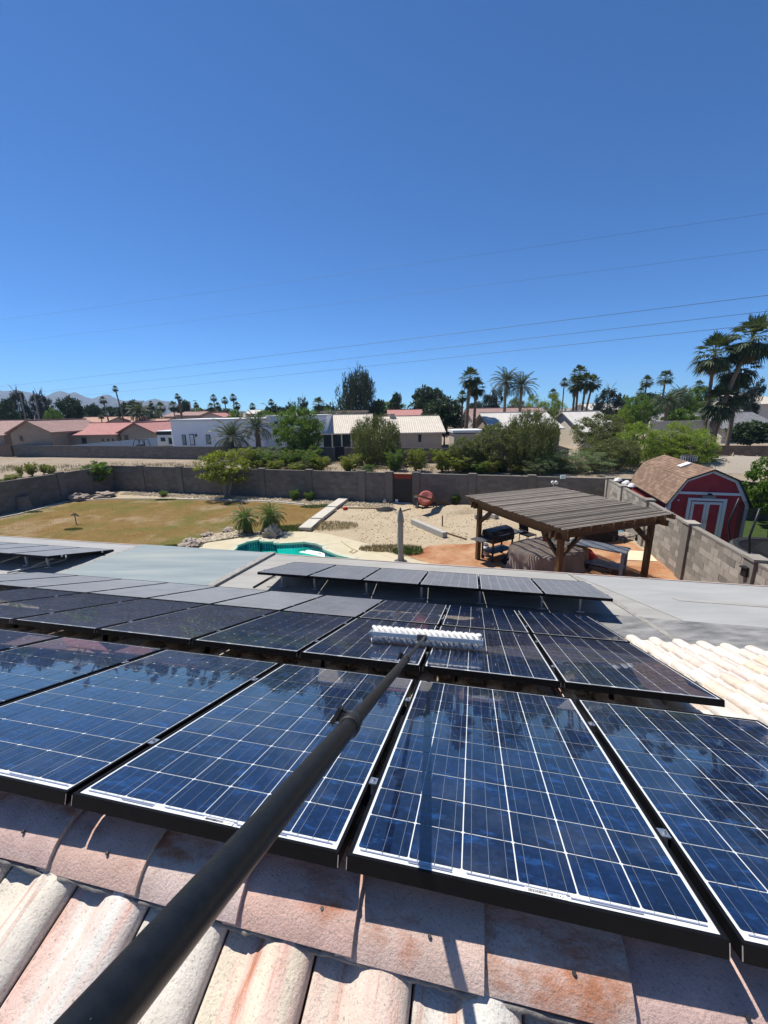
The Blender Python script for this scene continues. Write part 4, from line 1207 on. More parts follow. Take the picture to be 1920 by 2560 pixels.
# ------------------------------------------------------------------ grill with propane tank
gf = [g7(1100, 818), g7(1258, 772)]
gd = (gf[1] - gf[0]); gl_ = gd.length; grz = math.atan2(gd.y, gd.x)
gc = (gf[0] + gf[1]) / 2 + Vector((-math.sin(grz), math.cos(grz), 0)) * .28
gr_ = thing('gas_grill', 'black flat-top gas grill on a cart by the pergola post', 'grill', (gc.x, gc.y, .012), grz)
wG = gl_
for sx in (-1, 1):
    for sy in (-1, 1):
        b = MB(); b.box((sx * wG / 2, sy * .26, .42), (.05, .05, .84)); b.build('leg', 'black', gr_)
b = MB(); b.box((0, 0, .34), (wG + .05, .56, .04)); b.build('shelf', 'black', gr_)
b = MB(); b.box((0, 0, .83), (wG + .12, .60, .22)); b.build('firebox', 'black', gr_, bevel=.01)
for k in range(4): b = MB(); b.tube([(-wG * .36 + k * wG * .24, -.30, .83), (-wG * .36 + k * wG * .24, -.335, .83)], .028, 10); b.build('knob', 'darkgrey', gr_)
b = MB()
hw = wG / 2 + .05
prof = [(-.30, .94), (-.28, 1.06), (-.18, 1.16), (.10, 1.20), (.26, 1.16), (.30, .94)]
n = len(prof)
b.add([(-hw, y, z) for y, z in prof] + [(hw, y, z) for y, z in prof], [(i, i + 1, n + i + 1, n + i)[::-1] for i in range(n - 1)] + [tuple(range(n)), tuple(range(2 * n - 1, n - 1, -1)), (0, n - 1, 2 * n - 1, n)[::-1]])
b.build('lid', 'black', gr_, bevel=.012)
b = MB(); b.tube([(-.25, -.33, 1.0), (.25, -.33, 1.0)], .014, 8); b.bar((-.25, -.33, 1.0), (-.25, -.28, 1.02), .02, .02); b.bar((.25, -.33, 1.0), (.25, -.28, 1.02), .02, .02); b.build('handle', 'steel', gr_)
for s in (-1, 1): b = MB(); b.box((s * (wG / 2 + .37), 0, .90), (.56, .56, .03)); b.build('side_shelf', 'darkgrey', gr_, bevel=.006)
for sx in (-1, 1): b = MB(); b.tube([(sx * (wG / 2), .26, .07), (sx * (wG / 2) + .05, .26, .07)], .07, 12); b.build('wheel', 'rubber', gr_)
p = g7(1045, 768)
t = thing('propane_tank', 'white propane tank standing under the grill side shelf', 'gas tank', (p.x, p.y + .1, .012))
b = MB(); b.lathe([(.0, .03), (.13, .03), (.155, .07), (.155, .32), (.13, .38), (.06, .41), (.0, .41)], 20); b.build('tank', 'tank', t, True)
b = MB(); b.lathe([(.13, 0), (.13, .05)], 18); b.lathe([(.10, .40), (.11, .50), (.095, .50)], 18); b.build('collar', 'tank', t)
b = MB(); b.tube([(0, 0, .40), (0, 0, .47)], .02, 8); b.tube([(0, 0, .455), (.07, 0, .455)], .012, 8); b.build('valve', 'steel', t)

# ------------------------------------------------------------------ under the pergola
# covered round table: brown tarp draped to the ground
tc = gp(350, 730, .4); tc = Vector((tc.x, tc.y, 0))
def drape(cx, cy, rx, ry, h, mat, name, label, cat, fold=9, amp=.10, rot=0.0, seed=1, dome=.06):
    b = MB(); N = 72; V = []; rr = random.Random(seed); ph = [rr.uniform(0, 6) for _ in range(4)]
    prof = [(0.0, h + dome), (.5, h + dome * .6), (.9, h + .01), (1.0, h - .04), (1.02, h * .75), (1.04, h * .45), (1.08, h * .15), (1.12, .015)]
    for f, z in prof:
        for k in range(N):
            a = 2 * math.pi * k / N; dn = max(0, 1 - z / h)
            w = 1 + amp * dn * (math.sin(fold * a + ph[0]) + .5 * math.sin((fold * 2 + 1) * a + ph[1])) + .02 * math.sin(4 * a + ph[2])
            sq = (abs(math.cos(a)) ** 3 + abs(math.sin(a)) ** 3) ** (-1 / 3)
            x, y = rx * f * w * math.cos(a) * sq, ry * f * w * math.sin(a) * sq
            V.append((cx + x * math.cos(rot) - y * math.sin(rot), cy + x * math.sin(rot) + y * math.cos(rot), z + (.015 * math.sin(7 * a + ph[3]) if .4 < f < 1 else 0)))
    b.add(V, [(i * N + k, (i + 1) * N + k, (i + 1) * N + (k + 1) % N, i * N + (k + 1) % N) for i in range(len(prof) - 1) for k in range(N)])
    return tag(b.build(name, mat, smooth=True), label, cat)
pe0 = math.atan2(ex.y, ex.x)
drape(tc.x, tc.y, 1.35, 1.0, .74, 'tarp', 'covered_table', 'patio table under a brown tarp in striped shade', 'table', rot=pe0 + .1)
p = gp(325, 610, .74)
t = thing('jug', 'small red and clear jug standing on the brown tarp', 'jug', (p.x, p.y, .80))
b = MB(); b.lathe([(.0, 0), (.09, 0), (.10, .12), (.07, .2), (.0, .2)], 12); b.build('body', 'redcloth', t, True)
b = MB(); b.lathe([(.07, .2), (.09, .24), (.09, .36), (.03, .42), (.0, .42)], 12); b.build('top', 'tank', t, True)
# workbench with grey boards
wb = [gp(670, 600, .86), gp(760, 572, .86), gp(1015, 680, .86), gp(800, 690, .86)]
wc = gp(850, 645, .86)
wrz = pe0 - R(62)
t = thing('workbench', 'grey wooden workbench in the striped shade of the pergola', 'workbench', (wc.x, wc.y, .012), wrz)
for k in range(5): b = MB(); b.box((0, -.30 + k * .15, .84), (1.9, .142, .04)); b.build('board', 'wood_bench', t)
for sx in (-1, 1):
    for sy in (-1, 1): b = MB(); b.box((sx * .85, sy * .28, .41), (.09, .09, .82)); b.build('leg', 'wood_bench', t)
b = MB(); b.box((0, 0, .22), (1.75, .6, .03)); b.build('shelf', 'wood_bench', t)
p = gp(905, 835, .2)
b = MB(); b.box((p.x, p.y, .14), (.55, .35, .24), Matrix.Rotation(wrz, 3, 'Z')); tag(b.build('storage_box', 'wood_grey', bevel=.01), 'grey box on the ground beneath the workbench', 'box')
p = gp(870, 905); b = MB(); b.box((p.x, p.y + .15, .09), (.6, .3, .16), Matrix.Rotation(wrz, 3, 'Z')); tag(b.build('wooden_crate', 'wood_slat', bevel=.01), 'low wooden crate on the patio in front of the workbench', 'crate')
# black covered smoker behind
p = gp(830, 640); p = Vector((p.x + .35, p.y + .7, 0))
drape(p.x, p.y, .85, .42, 1.12, 'blackmatt', 'covered_grill', 'large object under a fitted black cover behind the workbench', 'cover', fold=5, amp=.03, rot=pe0 - .15, seed=5, dome=.05)
p = gp(680, 790, .1); heap('red_fabric', 'heap of red folded fabric beside the brown tarp', 'fabric', Vector((p.x, p.y, .012)), .75, .45, .55, 'redcloth', 9)
p = g7(1300, 830); heap('black_bag', 'crumpled black bag on the patio left of the brown tarp', 'bag', Vector((p.x, p.y + .1, .012)), .55, .45, .42, 'blackmatt', 12)
p = gp(40, 800); heap('dark_cloth', 'flat dark cloth spread on the patio beside the black bag', 'cloth', Vector((p.x + .5, p.y - .4, .012)), .9, .5, .14, 'blackmatt', 14)
# two folded chairs standing behind the tarp (dark backs)
for i, (x, y) in enumerate(((190, 640), (420, 640))):
    p = gp(x, y + 30)
    t = thing('patio_chair', ['dark patio chair behind the left end of the brown tarp', 'dark patio chair behind the middle of the brown tarp'][i], 'chair', (p.x, p.y + .5, .012), pe0 + R(10 - 25 * i), 'patio chairs under the pergola')
    b = MB(); b.box((0, 0, .42), (.5, .5, .05)); b.build('seat', 'blackmatt', t, bevel=.01)
    b = MB(); b.box((0, .26, .78), (.52, .05, .68), Matrix.Rotation(R(-12), 3, 'X')); b.build('backrest', 'blackmatt', t, bevel=.02)
    for sx in (-1, 1):
        for sy in (-1, 1): b = MB(); b.tube([(sx * .24, sy * .23, 0), (sx * .24, sy * .23, .42)], .018, 8); b.build('leg', 'black', t)
        b = MB(); b.bar((sx * .28, -.22, .62), (sx * .28, .26, .66), .05, .03); b.build('armrest', 'black', t)
# plywood sheet on the patio
pw = [gp(1030, 690, .02), gp(1340, 706, .02), gp(1440, 806, .02), gp(1118, 790, .02)]
b = MB(); b.prism([(q.x, q.y) for q in pw[::-1]], .014, .032); tag(b.build('plywood_sheet', 'ply'), 'pale plywood sheet lying on the orange patio', 'plywood')
p = gp(1000, 525); heap('blue_tarp', 'crumpled blue tarp on the rubble by the side wall', 'tarp', Vector((p.x, p.y, 0)), .6, .35, .22, 'bluetarp', 21)
rub = thing('rubble_pile', 'pile of pale rubble stones between pergola and side wall', 'rubble')
for k in range(26):
    q = in_quad(gp(950, 545), gp(1080, 470), gp(1250, 600), gp(1000, 600)); r = random.uniform(.08, .22)
    o = link('rubble_stone', pm if k % 2 else rock(60, 1, .6, 1)); o.location = (q.x, q.y, r * .3); o.scale = (r, r, r); o.rotation_euler = (0, 0, k)
    o.parent = rub
# security light on a stake behind the pergola, wall lamp at the right
p = D(*z7(1605, 185), cornerR.y - 1.2)
t = thing('security_light', 'white twin security light on a thin stake at the wall', 'light', (p.x, p.y, 0))
b = MB(); b.tube([(0, 0, 0), (0, 0, 1.9)], .02, 8); b.build('stake', 'galv', t)
for s in (-1, 1): b = MB(); b.lathe([(.0, 0), (.07, .02), (.09, .14), (.0, .15)], 10, (s * .09, 0, 1.95), Matrix.Rotation(R(100), 3, 'X')); b.build('lamp_head', 'white', t)
p = D(*z8(85, 222), cornerR.y - .15); b = MB(); b.box((p.x, p.y, p.z), (.28, .05, .2)); tag(b.build('wall_notice', 'ledge'), 'pale green box on top of the far wall', 'box')
# small wall lamp near right frame edge
p = cornerR + wdir * -along(cornerR, nearR, cornerR); 
pl_ = D(*z8(1568, 955), 8.9)
wq = (nearR - cornerR).normalized(); nrm = Vector((-1, 0, 0)) 
xl = cornerR + wq * (posts[0] - .0); 
t = thing('wall_lamp', 'dark lantern fixed to the near pier of the tan wall', 'lamp', (xl.x - .17, xl.y + .05, 1.55))
b = MB(); b.box((0, 0, 0), (.10, .16, .22)); b.build('lamp_body', 'black', t, bevel=.02)
b = MB(); b.box((-.01, 0, .13), (.15, .2, .04)); b.build('lamp_hood', 'black', t, bevel=.01)
HAZE = .00018
# ================================================================== NEIGHBOUR'S SHED AND YARD ON THE RIGHT
sA = Vector((11.76, 16.37, 0)); sB = Vector((14.40, 15.60, 0))
sx_ = (sB - sA); SW = sx_.length; srz = math.atan2(sx_.y, sx_.x)
SLN, ZE, ZK, ZA, KX = 5.2, 1.80, 2.74, 3.13, .50
shed = thing('garden_shed', 'red barn-style shed with white trim and brown shingled gambrel roof', 'shed', sA, srz)
gam = [(0, 0), (SW, 0), (SW, ZE), (SW - KX, ZK), (SW / 2, ZA), (KX, ZK), (0, ZE)]
def gable_plate(y, th, sh=.0):
    b = MB(); n = len(gam)
    b.add([(x, y, z) for x, z in gam] + [(x, y + th, z) for x, z in gam], [tuple(range(n)), tuple(range(2 * n - 1, n - 1, -1))] + [(i, i + n, (i + 1) % n + n, (i + 1) % n) for i in range(n)])
    return b
gable_plate(0, .08).build('front_wall', 'red', shed); gable_plate(SLN - .08, .08).build('rear_wall', 'red', shed)
for x in (.04, SW - .04): b = MB(); b.box((x, SLN / 2, ZE / 2), (.08, SLN - .17, ZE)); b.build('side_wall', 'red', shed)
b = MB()                                           # siding grooves
for k in range(1, 14):
    x = SW * k / 14
    b.box((x, -.003, .95), (.012, .008, 1.9))
for k in range(1, 26): b.box((-.003, SLN * k / 26, ZE / 2), (.008, .012, ZE))
stuff(b.build('siding_grooves', 'rust', shed))
# roof planes with shingles
planes = [((-.10, ZE - .10), (KX, ZK + .02)), ((KX, ZK + .02), (SW / 2, ZA + .03)), ((SW / 2, ZA + .03), (SW - KX, ZK + .02)), ((SW - KX, ZK + .02), (SW + .10, ZE - .10))]
rb = MB(); shb = MB()
for i, ((x0, z0_), (x1, z1_)) in enumerate(planes):
    rb.add([(x0, -.15, z0_), (x1, -.15, z1_), (x1, SLN + .15, z1_), (x0, SLN + .15, z0_), (x0, -.15, z0_ - .05), (x1, -.15, z1_ - .05), (x1, SLN + .15, z1_ - .05), (x0, SLN + .15, z0_ - .05)],
           [(0, 1, 2, 3), (7, 6, 5, 4), (0, 4, 5, 1), (2, 6, 7, 3), (0, 3, 7, 4), (1, 5, 6, 2)])
    up = (x1 - x0, z1_ - z0_) if i < 2 else (x0 - x1, z0_ - z1_)
    lo = (x0, z0_) if i < 2 else (x1, z1_)
    L = math.hypot(*up); e = (up[0] / L, up[1] / L); nx = (-e[1], e[0]) if i < 2 else (e[1], -e[0])
    nrow = int(L / .125)
    for r in range(nrow):
        y = -.15 - (r % 2) * .13
        while y < SLN + .15:
            ya, yb = max(y + .008, -.15), min(y + .26 - .008, SLN + .15); y += .26
            if yb - ya < .03: continue
            s0, s1 = L * r / nrow, L * (r + 1) / nrow
            t0, t1 = .016 + random.uniform(0, .004), .006
            a = (lo[0] + e[0] * s0 + nx[0] * t0, lo[1] + e[1] * s0 + nx[1] * t0); c = (lo[0] + e[0] * s1 + nx[0] * t1, lo[1] + e[1] * s1 + nx[1] * t1)
            a2 = (lo[0] + e[0] * s0, lo[1] + e[1] * s0)
            V = [(a[0], ya, a[1]), (a[0], yb, a[1]), (c[0], yb, c[1]), (c[0], ya, c[1]), (a2[0], ya, a2[1]), (a2[0], yb, a2[1])]
            shb.add(V, [(0, 3, 2, 1) if i < 2 else (0, 1, 2, 3), (0, 1, 5, 4)])
rf = rb.build('roof', 'black', shed)
stuff(shb.build('shingles', 'shingle', rf))
b = MB(); mx_ = (KX + SW / 2) / 2; b.box((mx_ + .12, 1.9, (ZK + ZA) / 2 + .14), (.42, .42, .07), Matrix.Rotation(-math.atan2(ZA - ZK, SW / 2 - KX), 3, 'Y')); b.build('roof_vent', 'white', rf, bevel=.01)
def trimbar(p, q, w, nm='trim'):
    b = MB(); b.bar((p[0], -.022, p[1]), (q[0], -.022, q[1]), .035, w, Vector((q[1] - p[1], 0, -(q[0] - p[0]))).normalized()); b.build(nm, 'white', shed)
tg = [(.05, 0), (.05, ZE - .05), (KX + .03, ZK - .06), (SW / 2, ZA - .07), (SW - KX - .03, ZK - .06), (SW - .05, ZE - .05), (SW - .05, 0)]
for p, q in zip(tg[:-1], tg[1:]): trimbar(p, q, .11)
trimbar((.30, 2.17), (SW - .30, 2.17), .10)
b = MB(); b.box((-.02, .06, ZE / 2), (.03, .12, ZE)); b.build('trim', 'white', shed)
b = MB(); b.box((-.02, SLN - .06, ZE / 2), (.03, .12, ZE)); b.build('trim', 'white', shed)
dx0, dx1, dz = .74, 1.96, 1.88
for a, c in ((dx0 + .08, (dx0 + dx1) / 2 - .005), ((dx0 + dx1) / 2 + .005, dx1 - .08)):
    b = MB(); b.box(((a + c) / 2, -.025, dz / 2), (c - a, .03, dz - .1)); d_ = b.build('door', 'red', shed)
    for (x0, x1, z0_, z1_) in ((a, a + .09, .05, dz - .05), (c - .09, c, .05, dz - .05), (a + .09, c - .09, dz - .15, dz - .05), (a + .09, c - .09, .05, .15)):
        b = MB(); b.box(((x0 + x1) / 2, -.05, (z0_ + z1_) / 2), (x1 - x0, .02, z1_ - z0_)); b.build('door_trim', 'white', d_)
    b = MB(); b.tube([(c - .05 if a < 1.2 else a + .05, -.08, .95), (c - .05 if a < 1.2 else a + .05, -.08, 1.10)], .014, 8); b.build('door_handle', 'galv', d_)
for p, q in (((dx0, 0), (dx0, dz)), ((dx1, 0), (dx1, dz))): trimbar(p, q, .12, 'door_frame')
trimbar((dx0 - .06, dz + .04), (dx1 + .06, dz + .04), .10, 'door_frame')
b = MB(); b.box((SW * .5, -.03, 2.04), (.45, .03, .10)); b.build('name_board', 'wood_grey', shed)
b = MB(); b.box((SW * .5, -.08, 2.16), (.13, .12, .05)); b.build('lamp', 'black', shed)
b = MB(); b.box((.34, -.04, 1.86), (.06, .05, .05)); b.build('sensor', 'white', shed)
# white bags on the wall beside the shed
for k, (x, y) in enumerate(((505, 270), (568, 305), (608, 330))):
    p = D(*z8(x, y), 20.5 - k * .8)
    heap('white_bag', ['crumpled white bag farthest along the tan wall top', 'white bag on the tan wall top, middle of three', 'white bag on the tan wall top nearest the shed roof edge'][k], 'bag', Vector((p.x, p.y, fw + .08)), .20, .14, .16, 'white', 30 + k)
# right-hand neighbour's lawn and trampoline
gl2 = [g8(1380, 560), g8(1620, 480), g8(1900, 560), g8(1900, 900), g8(1430, 760)]
struct(fill('neighbour_lawn', [(11.2, 9), (30, 9), (30, 22.5), (15.8, 22.5), (12.5, 15)], [], .004, 'grass'))
tr = thing('trampoline', 'round black trampoline with net poles beyond the tan wall', 'trampoline', (13.75, 12.95, 0))
TR = 1.62
b = MB(); N = 36
b.add([(0, 0, .74)] + [(TR * .86 * math.cos(2 * math.pi * k / N), TR * .86 * math.sin(2 * math.pi * k / N), .75) for k in range(N)], [(0, 1 + k, 1 + (k + 1) % N) for k in range(N)]); b.build('jumping_mat', 'blackmatt', tr)
b = MB(); b.lathe([(TR * .85, .77), (TR * .93, .80), (TR, .78), (TR, .74), (TR * .85, .75), (TR * .85, .77)], N); b.build('edge_pad', 'darkgrey', tr, True)
for k in range(6):
    a = R(128 + 60 * k); c, s_ = math.cos(a), math.sin(a)
    b = MB(); b.tube([(TR * c, TR * s_, 0), (TR * 1.02 * c, TR * 1.02 * s_, .8), (TR * 1.10 * c, TR * 1.10 * s_, 1.4), (TR * 1.0 * c, TR * 1.0 * s_, 2.35)], .032, 8); b.build('net_pole', 'black', tr, True)
mt, nt, out = new_mat('safety_net')
tb = nt.nodes.new('ShaderNodeBsdfTransparent'); db = nt.nodes.new('ShaderNodeBsdfDiffuse'); db.inputs[0].default_value = (.012, .012, .014, 1)
mx2 = nt.nodes.new('ShaderNodeMixShader'); mx2.inputs[0].default_value = .38
nt.links.new(tb.outputs[0], mx2.inputs[1]); nt.links.new(db.outputs[0], mx2.inputs[2]); nt.links.new(mx2.outputs[0], out.inputs[0]); MAT['net'] = mt
b = MB(); b.lathe([(TR * .95, .8), (TR * .98, 2.2)], 30); b.build('safety_net', 'net', tr)
# back walls of the neighbouring plots on the right
block_wall('block_wall', 'grey block wall behind the red shed, continuing the far wall', cornerR + fe * .3, cornerR + fe * 16, fw, fw, 0, 'block', [5.5, 11], 'block')
bwY = G(*z4(1400, 1150)).y
b0, b1 = D(*z4(1200, 1100), bwY), D(*z4(1900, 1100), bwY - 2)
block_wall('block_wall', 'dark brown block wall behind the debris at the far right', Vector((b0.x, b0.y, 0)), Vector((b1.x, b1.y, 0)), 1.7, 1.7, 0, 'brownwall', [.2], 'brownwall', 'joint_dark')
# debris mound with sticks, and an old tyre
heap('debris_mound', 'low mound of dry brush and rubble behind the red shed', 'mound', G(*z4(1400, 1190)), 7.0, 4.0, 1.0, 'bark_pale', 44)
b = MB()
c0 = G(*z4(1380, 1185))
for k in range(420):
    a = random.uniform(0, 6.28); r = random.random() ** .5
    p = Vector((c0.x + 6.5 * r * math.cos(a), c0.y + 3.6 * r * math.sin(a), 1.0 * (1 - r) + .1)); d_ = Vector((random.gauss(0, 1), random.gauss(0, 1), random.gauss(0, .25))).normalized() * random.uniform(.2, .8)
    b.bar(p - d_ * .5, p + d_ * .5, .05, .04)
tag(b.build('brush_pile', 'bark_pale'), 'pile of dry sticks and prunings behind the red shed', 'brush pile', kind='stuff')
p = D(*z4(1050, 1125), 27)
t = thing('tyre', 'old black tyre on a stand just behind the shed roof', 'tyre', (p.x, p.y, 0))
b = MB(); b.lathe([(.22, 0), (.42, -.02), (.46, .08), (.46, .30), (.42, .40), (.22, .38), (.20, .2), (.22, 0)], 22, (0, 0, p.z - .2)); b.build('tread', 'tire', t, True)
for k in range(22):
    a = 2 * math.pi * k / 22; b = MB(); b.box((.465 * math.cos(a), .465 * math.sin(a), p.z), (.03, .06, .3), Matrix.Rotation(a, 3, 'Z')); b.build('lug', 'galv', t)
b = MB(); b.tube([(0, 0, 0), (0, 0, p.z)], .12, 10); b.build('stand', 'bark', t)

# ================================================================== PLANTS
def crown_mesh(name, mat, nc, per, cr, leaf, aspect, zb, shape, seed, droop=0.0, up=0.0):
    r = np.random.default_rng(seed); C = []
    while len(C) < nc:
        p = r.uniform(-1, 1, 3); q = np.linalg.norm(p)
        if q > 1 or q < .35 * r.random(): continue
        z = (p[2] + 1) / 2
        w = {'ball': 1, 'cone': (1.05 - z) * 1.25, 'column': .9, 'vase': .45 + .6 * z, 'weep': 1.0, 'spread': .6 + .5 * z}[shape]
        if shape != 'ball' and shape != 'weep': p[:2] = p[:2] / (math.sqrt(max(1e-3, 1 - p[2] ** 2)) + .15) * w
        C.append((p[0] * .5, p[1] * .5, zb + (1 - zb) * z))
    C = np.array(C)
    P = []
    for c in C:
        k = int(per * r.uniform(.5, 1.4)); s = cr * r.uniform(.6, 1.35)
        q = r.normal(size=(k, 3)); q /= np.linalg.norm(q, axis=1)[:, None]; q *= (s * r.random(k) ** .45)[:, None]
        q[:, 2] *= (1.7 if droop else .8) * (1 - zb)
        if droop: q[:, 2] -= abs(r.normal(size=k)) * s * .8
        P.append(c + q)
    P = np.concatenate(P); P = P[P[:, 2] > .02]
    V, Q = leaf_quads(P, leaf, aspect, up, np.array([0, 0, -1.0]) if droop else None, seed + 1)
    return np_mesh(name, V, Q, mat)
def trunk_mesh(name, mat, h=.7, r=.035, limbs=6, seed=1, multi=1, spread=.32):
    rr = random.Random(seed); b = MB()
    for s in range(multi):
        a0 = rr.uniform(0, 6.28); off = .0 if multi == 1 else .03
        lean = .02 if multi == 1 else .22
        pts = []
        for k in range(6):
            f = k / 5; pts.append((off * math.cos(a0) + lean * f * math.cos(a0) + rr.uniform(-.01, .01), off * math.sin(a0) + lean * f * math.sin(a0) + rr.uniform(-.01, .01), h * f - .01))
        b.tube(pts, [r * (1.25 if k == 0 else 1 - .14 * k) for k in range(6)], 8)
        for k in range(limbs):
            i = rr.randint(2, 5); p = Vector(pts[i]); a = rr.uniform(0, 6.28)
            q = p + Vector((spread * math.cos(a), spread * math.sin(a), rr.uniform(.08, .28)))
            m_ = p.lerp(q, .5) + Vector((0, 0, .04)); b.tube([p, m_, q], [r * .5, r * .35, r * .12], 6)
    return b.mesh(name, mat, True)
KIND = {}
def kind(key, crown_args, trunk_args):
    KIND[key] = (crown_mesh('crown', *crown_args), trunk_mesh('trunk', *trunk_args))
kind('dense', ('leaf_dark', 121, 75, .13, 0.058, .6, .22, 'ball', 11), ('bark', .5, .035, 6, 1))
kind('dense2', ('leaf_dark', 94, 75, .14, 0.065, .6, .15, 'ball', 12), ('bark', .5, .04, 6, 2))
kind('pine', ('leaf_pine', 121, 68, .11, 0.072, .22, .12, 'ball', 13), ('bark', .9, .03, 9, 3))
kind('pine2', ('leaf_pine', 108, 62, .12, 0.072, .22, .18, 'spread', 14), ('bark', .9, .03, 9, 4))
kind('cypress', ('leaf_pine', 81, 62, .16, 0.072, .3, .03, 'column', 15), ('bark', .6, .05, 2, 5))
kind('euc', ('leaf_euc', 202, 75, .085, 0.052, .26, .12, 'ball', 16, 1.0), ('bark_pale', .8, .028, 12, 6))
kind('mesquite', ('leaf_mid', 229, 93, .085, 0.038, .35, .10, 'weep', 17, 0.0), ('bark', .6, .03, 8, 7, 2))
kind('willow', ('leaf_olive', 229, 93, .075, 0.046, .20, .04, 'weep', 18, 1.0), ('bark', .6, .025, 8, 8, 2))
kind('olive', ('leaf_olive', 202, 87, .09, 0.038, .32, .03, 'ball', 19, 0.0), ('bark', .6, .02, 8, 9, 3))
kind('palo', ('leaf_palo', 229, 93, .085, 0.038, .22, .05, 'ball', 20, 0.0, .6), ('bark', .6, .025, 8, 10, 3))
kind('creosote', ('leaf_yellow', 148, 68, .075, 0.052, .30, .0, 'vase', 21, 0.0, .8), ('bark', .7, .016, 6, 11, 6))
kind('creosote2', ('leaf_mid', 135, 68, .085, 0.052, .35, .0, 'vase', 22, 0.0, .5), ('bark', .7, .016, 6, 12, 6))
kind('feather', ('leaf_pale', 175, 100, .08, 0.049, .14, .0, 'ball', 23, 0.0, .3), ('bark', .5, .015, 6, 13, 5))
kind('citrus', ('leaf_mid', 162, 75, .09, 0.049, .5, .15, 'ball', 24), ('bark', .5, .04, 6, 14))
kind('yardtree', ('leaf_mid', 81, 52, .095, 0.052, .42, .38, 'spread', 25), ('bark_pale', .75, .020, 5, 15, 3))
kind('yardtree2', ('leaf_yellow', 101, 62, .10, 0.049, .40, .30, 'ball', 26), ('bark_pale', .75, .018, 6, 16, 4))
def put_tree(name, label, key, px, ytop, wpx, Y, cat='tree', group='trees of the neighbourhood', base=None, rot=None, lift=0.0):
    if base is None: c = D(px, ytop, Y); base = Vector((c.x, Y, 0)); h = c.z
    else: h = D(px, ytop, base.y).z
    w = (D(px + wpx / 2, ytop, base.y) - D(px - wpx / 2, ytop, base.y)).length
    t = thing(name, label, cat, base, random.uniform(0, 6.28) if rot is None else rot, group)
    cm, tm = KIND[key]
    c = link('crown', cm, t); c.scale = (w, w, h)
    k = link('trunk' if cat == 'tree' else 'stems', tm, t); k.scale = (w if key in ('palo', 'olive', 'willow', 'mesquite', 'creosote', 'creosote2', 'feather', 'yardtree', 'yardtree2') else max(w * .6, h * .35),) * 2 + (h,)
    return t
# --- palms
def fan_crown(seed, n=44, lo=-55, dead=False):
    r = random.Random(seed); V = []; Q = []
    for i in range(n):
        az = i * 2.39996 + r.uniform(-.2, .2); f = i / n
        el = R((85 - (85 - lo) * f ** .8) + r.uniform(-8, 8)) if not dead else R(r.uniform(-86, -62))
        d = Vector((math.cos(az) * math.cos(el), math.sin(az) * math.cos(el), math.sin(el)))
        side = Vector((-math.sin(az), math.cos(az), 0)); up = d.cross(side) * -1
        pl_ = r.uniform(.34, .5) if not dead else r.uniform(.1, .35)
        hub = d * pl_ - Vector((0, 0, .06 * math.cos(el)))
        for s in (-1, 1):
            pass
        o = len(V); w = .012
        V += [side * w, side * -w, hub - side * w, hub + side * w]; Q.append((o, o + 1, o + 2, o + 3))
        nb = 12 if not dead else 6
        fan = .46 if not dead else .5
        for k in range(nb):
            g = (k / (nb - 1) - .5) * R(150 if not dead else 60)
            bd = (d * math.cos(g) + side * math.sin(g) + up * (.10 * math.cos(g * 2))).normalized()
            L = fan * (1 - .22 * abs(g)) * r.uniform(.85, 1.1)
            tip = hub + bd * L - Vector((0, 0, L * r.uniform(.18, .42) * (.4 + abs(math.cos(el)))))
            m1 = hub + bd * L * .55 - Vector((0, 0, L * .05)); wv = (bd.cross(up)).normalized() * (.030 if not dead else .03)
            o = len(V); V += [hub, m1 + wv, tip, m1 - wv]; Q.append((o, o + 1, o + 2, o + 3))
    return np_mesh('crown' if not dead else 'dead_skirt', np.array([v[:] for v in V]), np.array(Q), 'leaf_palm' if not dead else 'dead')
def date_crown(seed, n=52, mat='leaf_date', lo=-35, curl=75, wl=.16, lw=.012):
    r = random.Random(seed); V = []; Q = []
    for i in range(n):
        az = i * 2.39996 + r.uniform(-.2, .2); el = R(86 - (86 - lo) * (i / n) ** .9 + r.uniform(-6, 6)); cu = R(curl) * r.uniform(.7, 1.2)
        p = Vector((0, 0, 0)); N = 20; L = r.uniform(.9, 1.05)
        side = Vector((-math.sin(az), math.cos(az), 0))
        for k in range(N):
            e = el - cu * (k / N) ** 1.3
            d = Vector((math.cos(az) * math.cos(e), math.sin(az) * math.cos(e), math.sin(e)))
            q = p + d * (L / N); up = side.cross(d)
            o = len(V); w = .008 * (1 - k / N) + .002; V += [p + side * w, p - side * w, q - side * w, q + side * w]; Q.append((o, o + 1, o + 2, o + 3))
            if k > 1:
                ll = wl * math.sin(math.pi * (k + 1) / (N + 2)) ** .6 + .03
                for s in (-1, 1):
                    b_ = (side * s + d * .9 + up * .35 + Vector((0, 0, -.25 * r.random()))).normalized(); t = q + b_ * ll * r.uniform(.8, 1.15)
                    m_ = p.lerp(q, .5) + b_ * ll * .5; o = len(V); V += [p.lerp(q, .2), m_ + d * lw, t, m_ - d * lw]; Q.append((o, o + 1, o + 2, o + 3))
            p = q
    return np_mesh('crown', np.array([v[:] for v in V]), np.array(Q), mat)
FANS = [fan_crown(1), fan_crown(2, 50, -65), fan_crown(3, 36, -40)]
SKIRT = [fan_crown(4, 40, dead=True)]
DATES = [date_crown(1, lw=.02), date_crown(2, 44, lo=-20, lw=.02)]
PYG = date_crown(5, 60, 'leaf_pygmy', lo=-60, curl=95, wl=.19, lw=.022)
def ptrunk(n, lean=0.0):
    b = MB(); pts = [(lean * (k / n) ** 1.6, 0, k / n) for k in range(n + 1)]
    b.tube(pts, [.5 * (1.35 if k == 0 else 1.0 + .10 * (k % 2) - .25 * k / n) for k in range(n + 1)], 9)
    return b
TRK = ptrunk(26).mesh('trunk', 'palmbark', True)
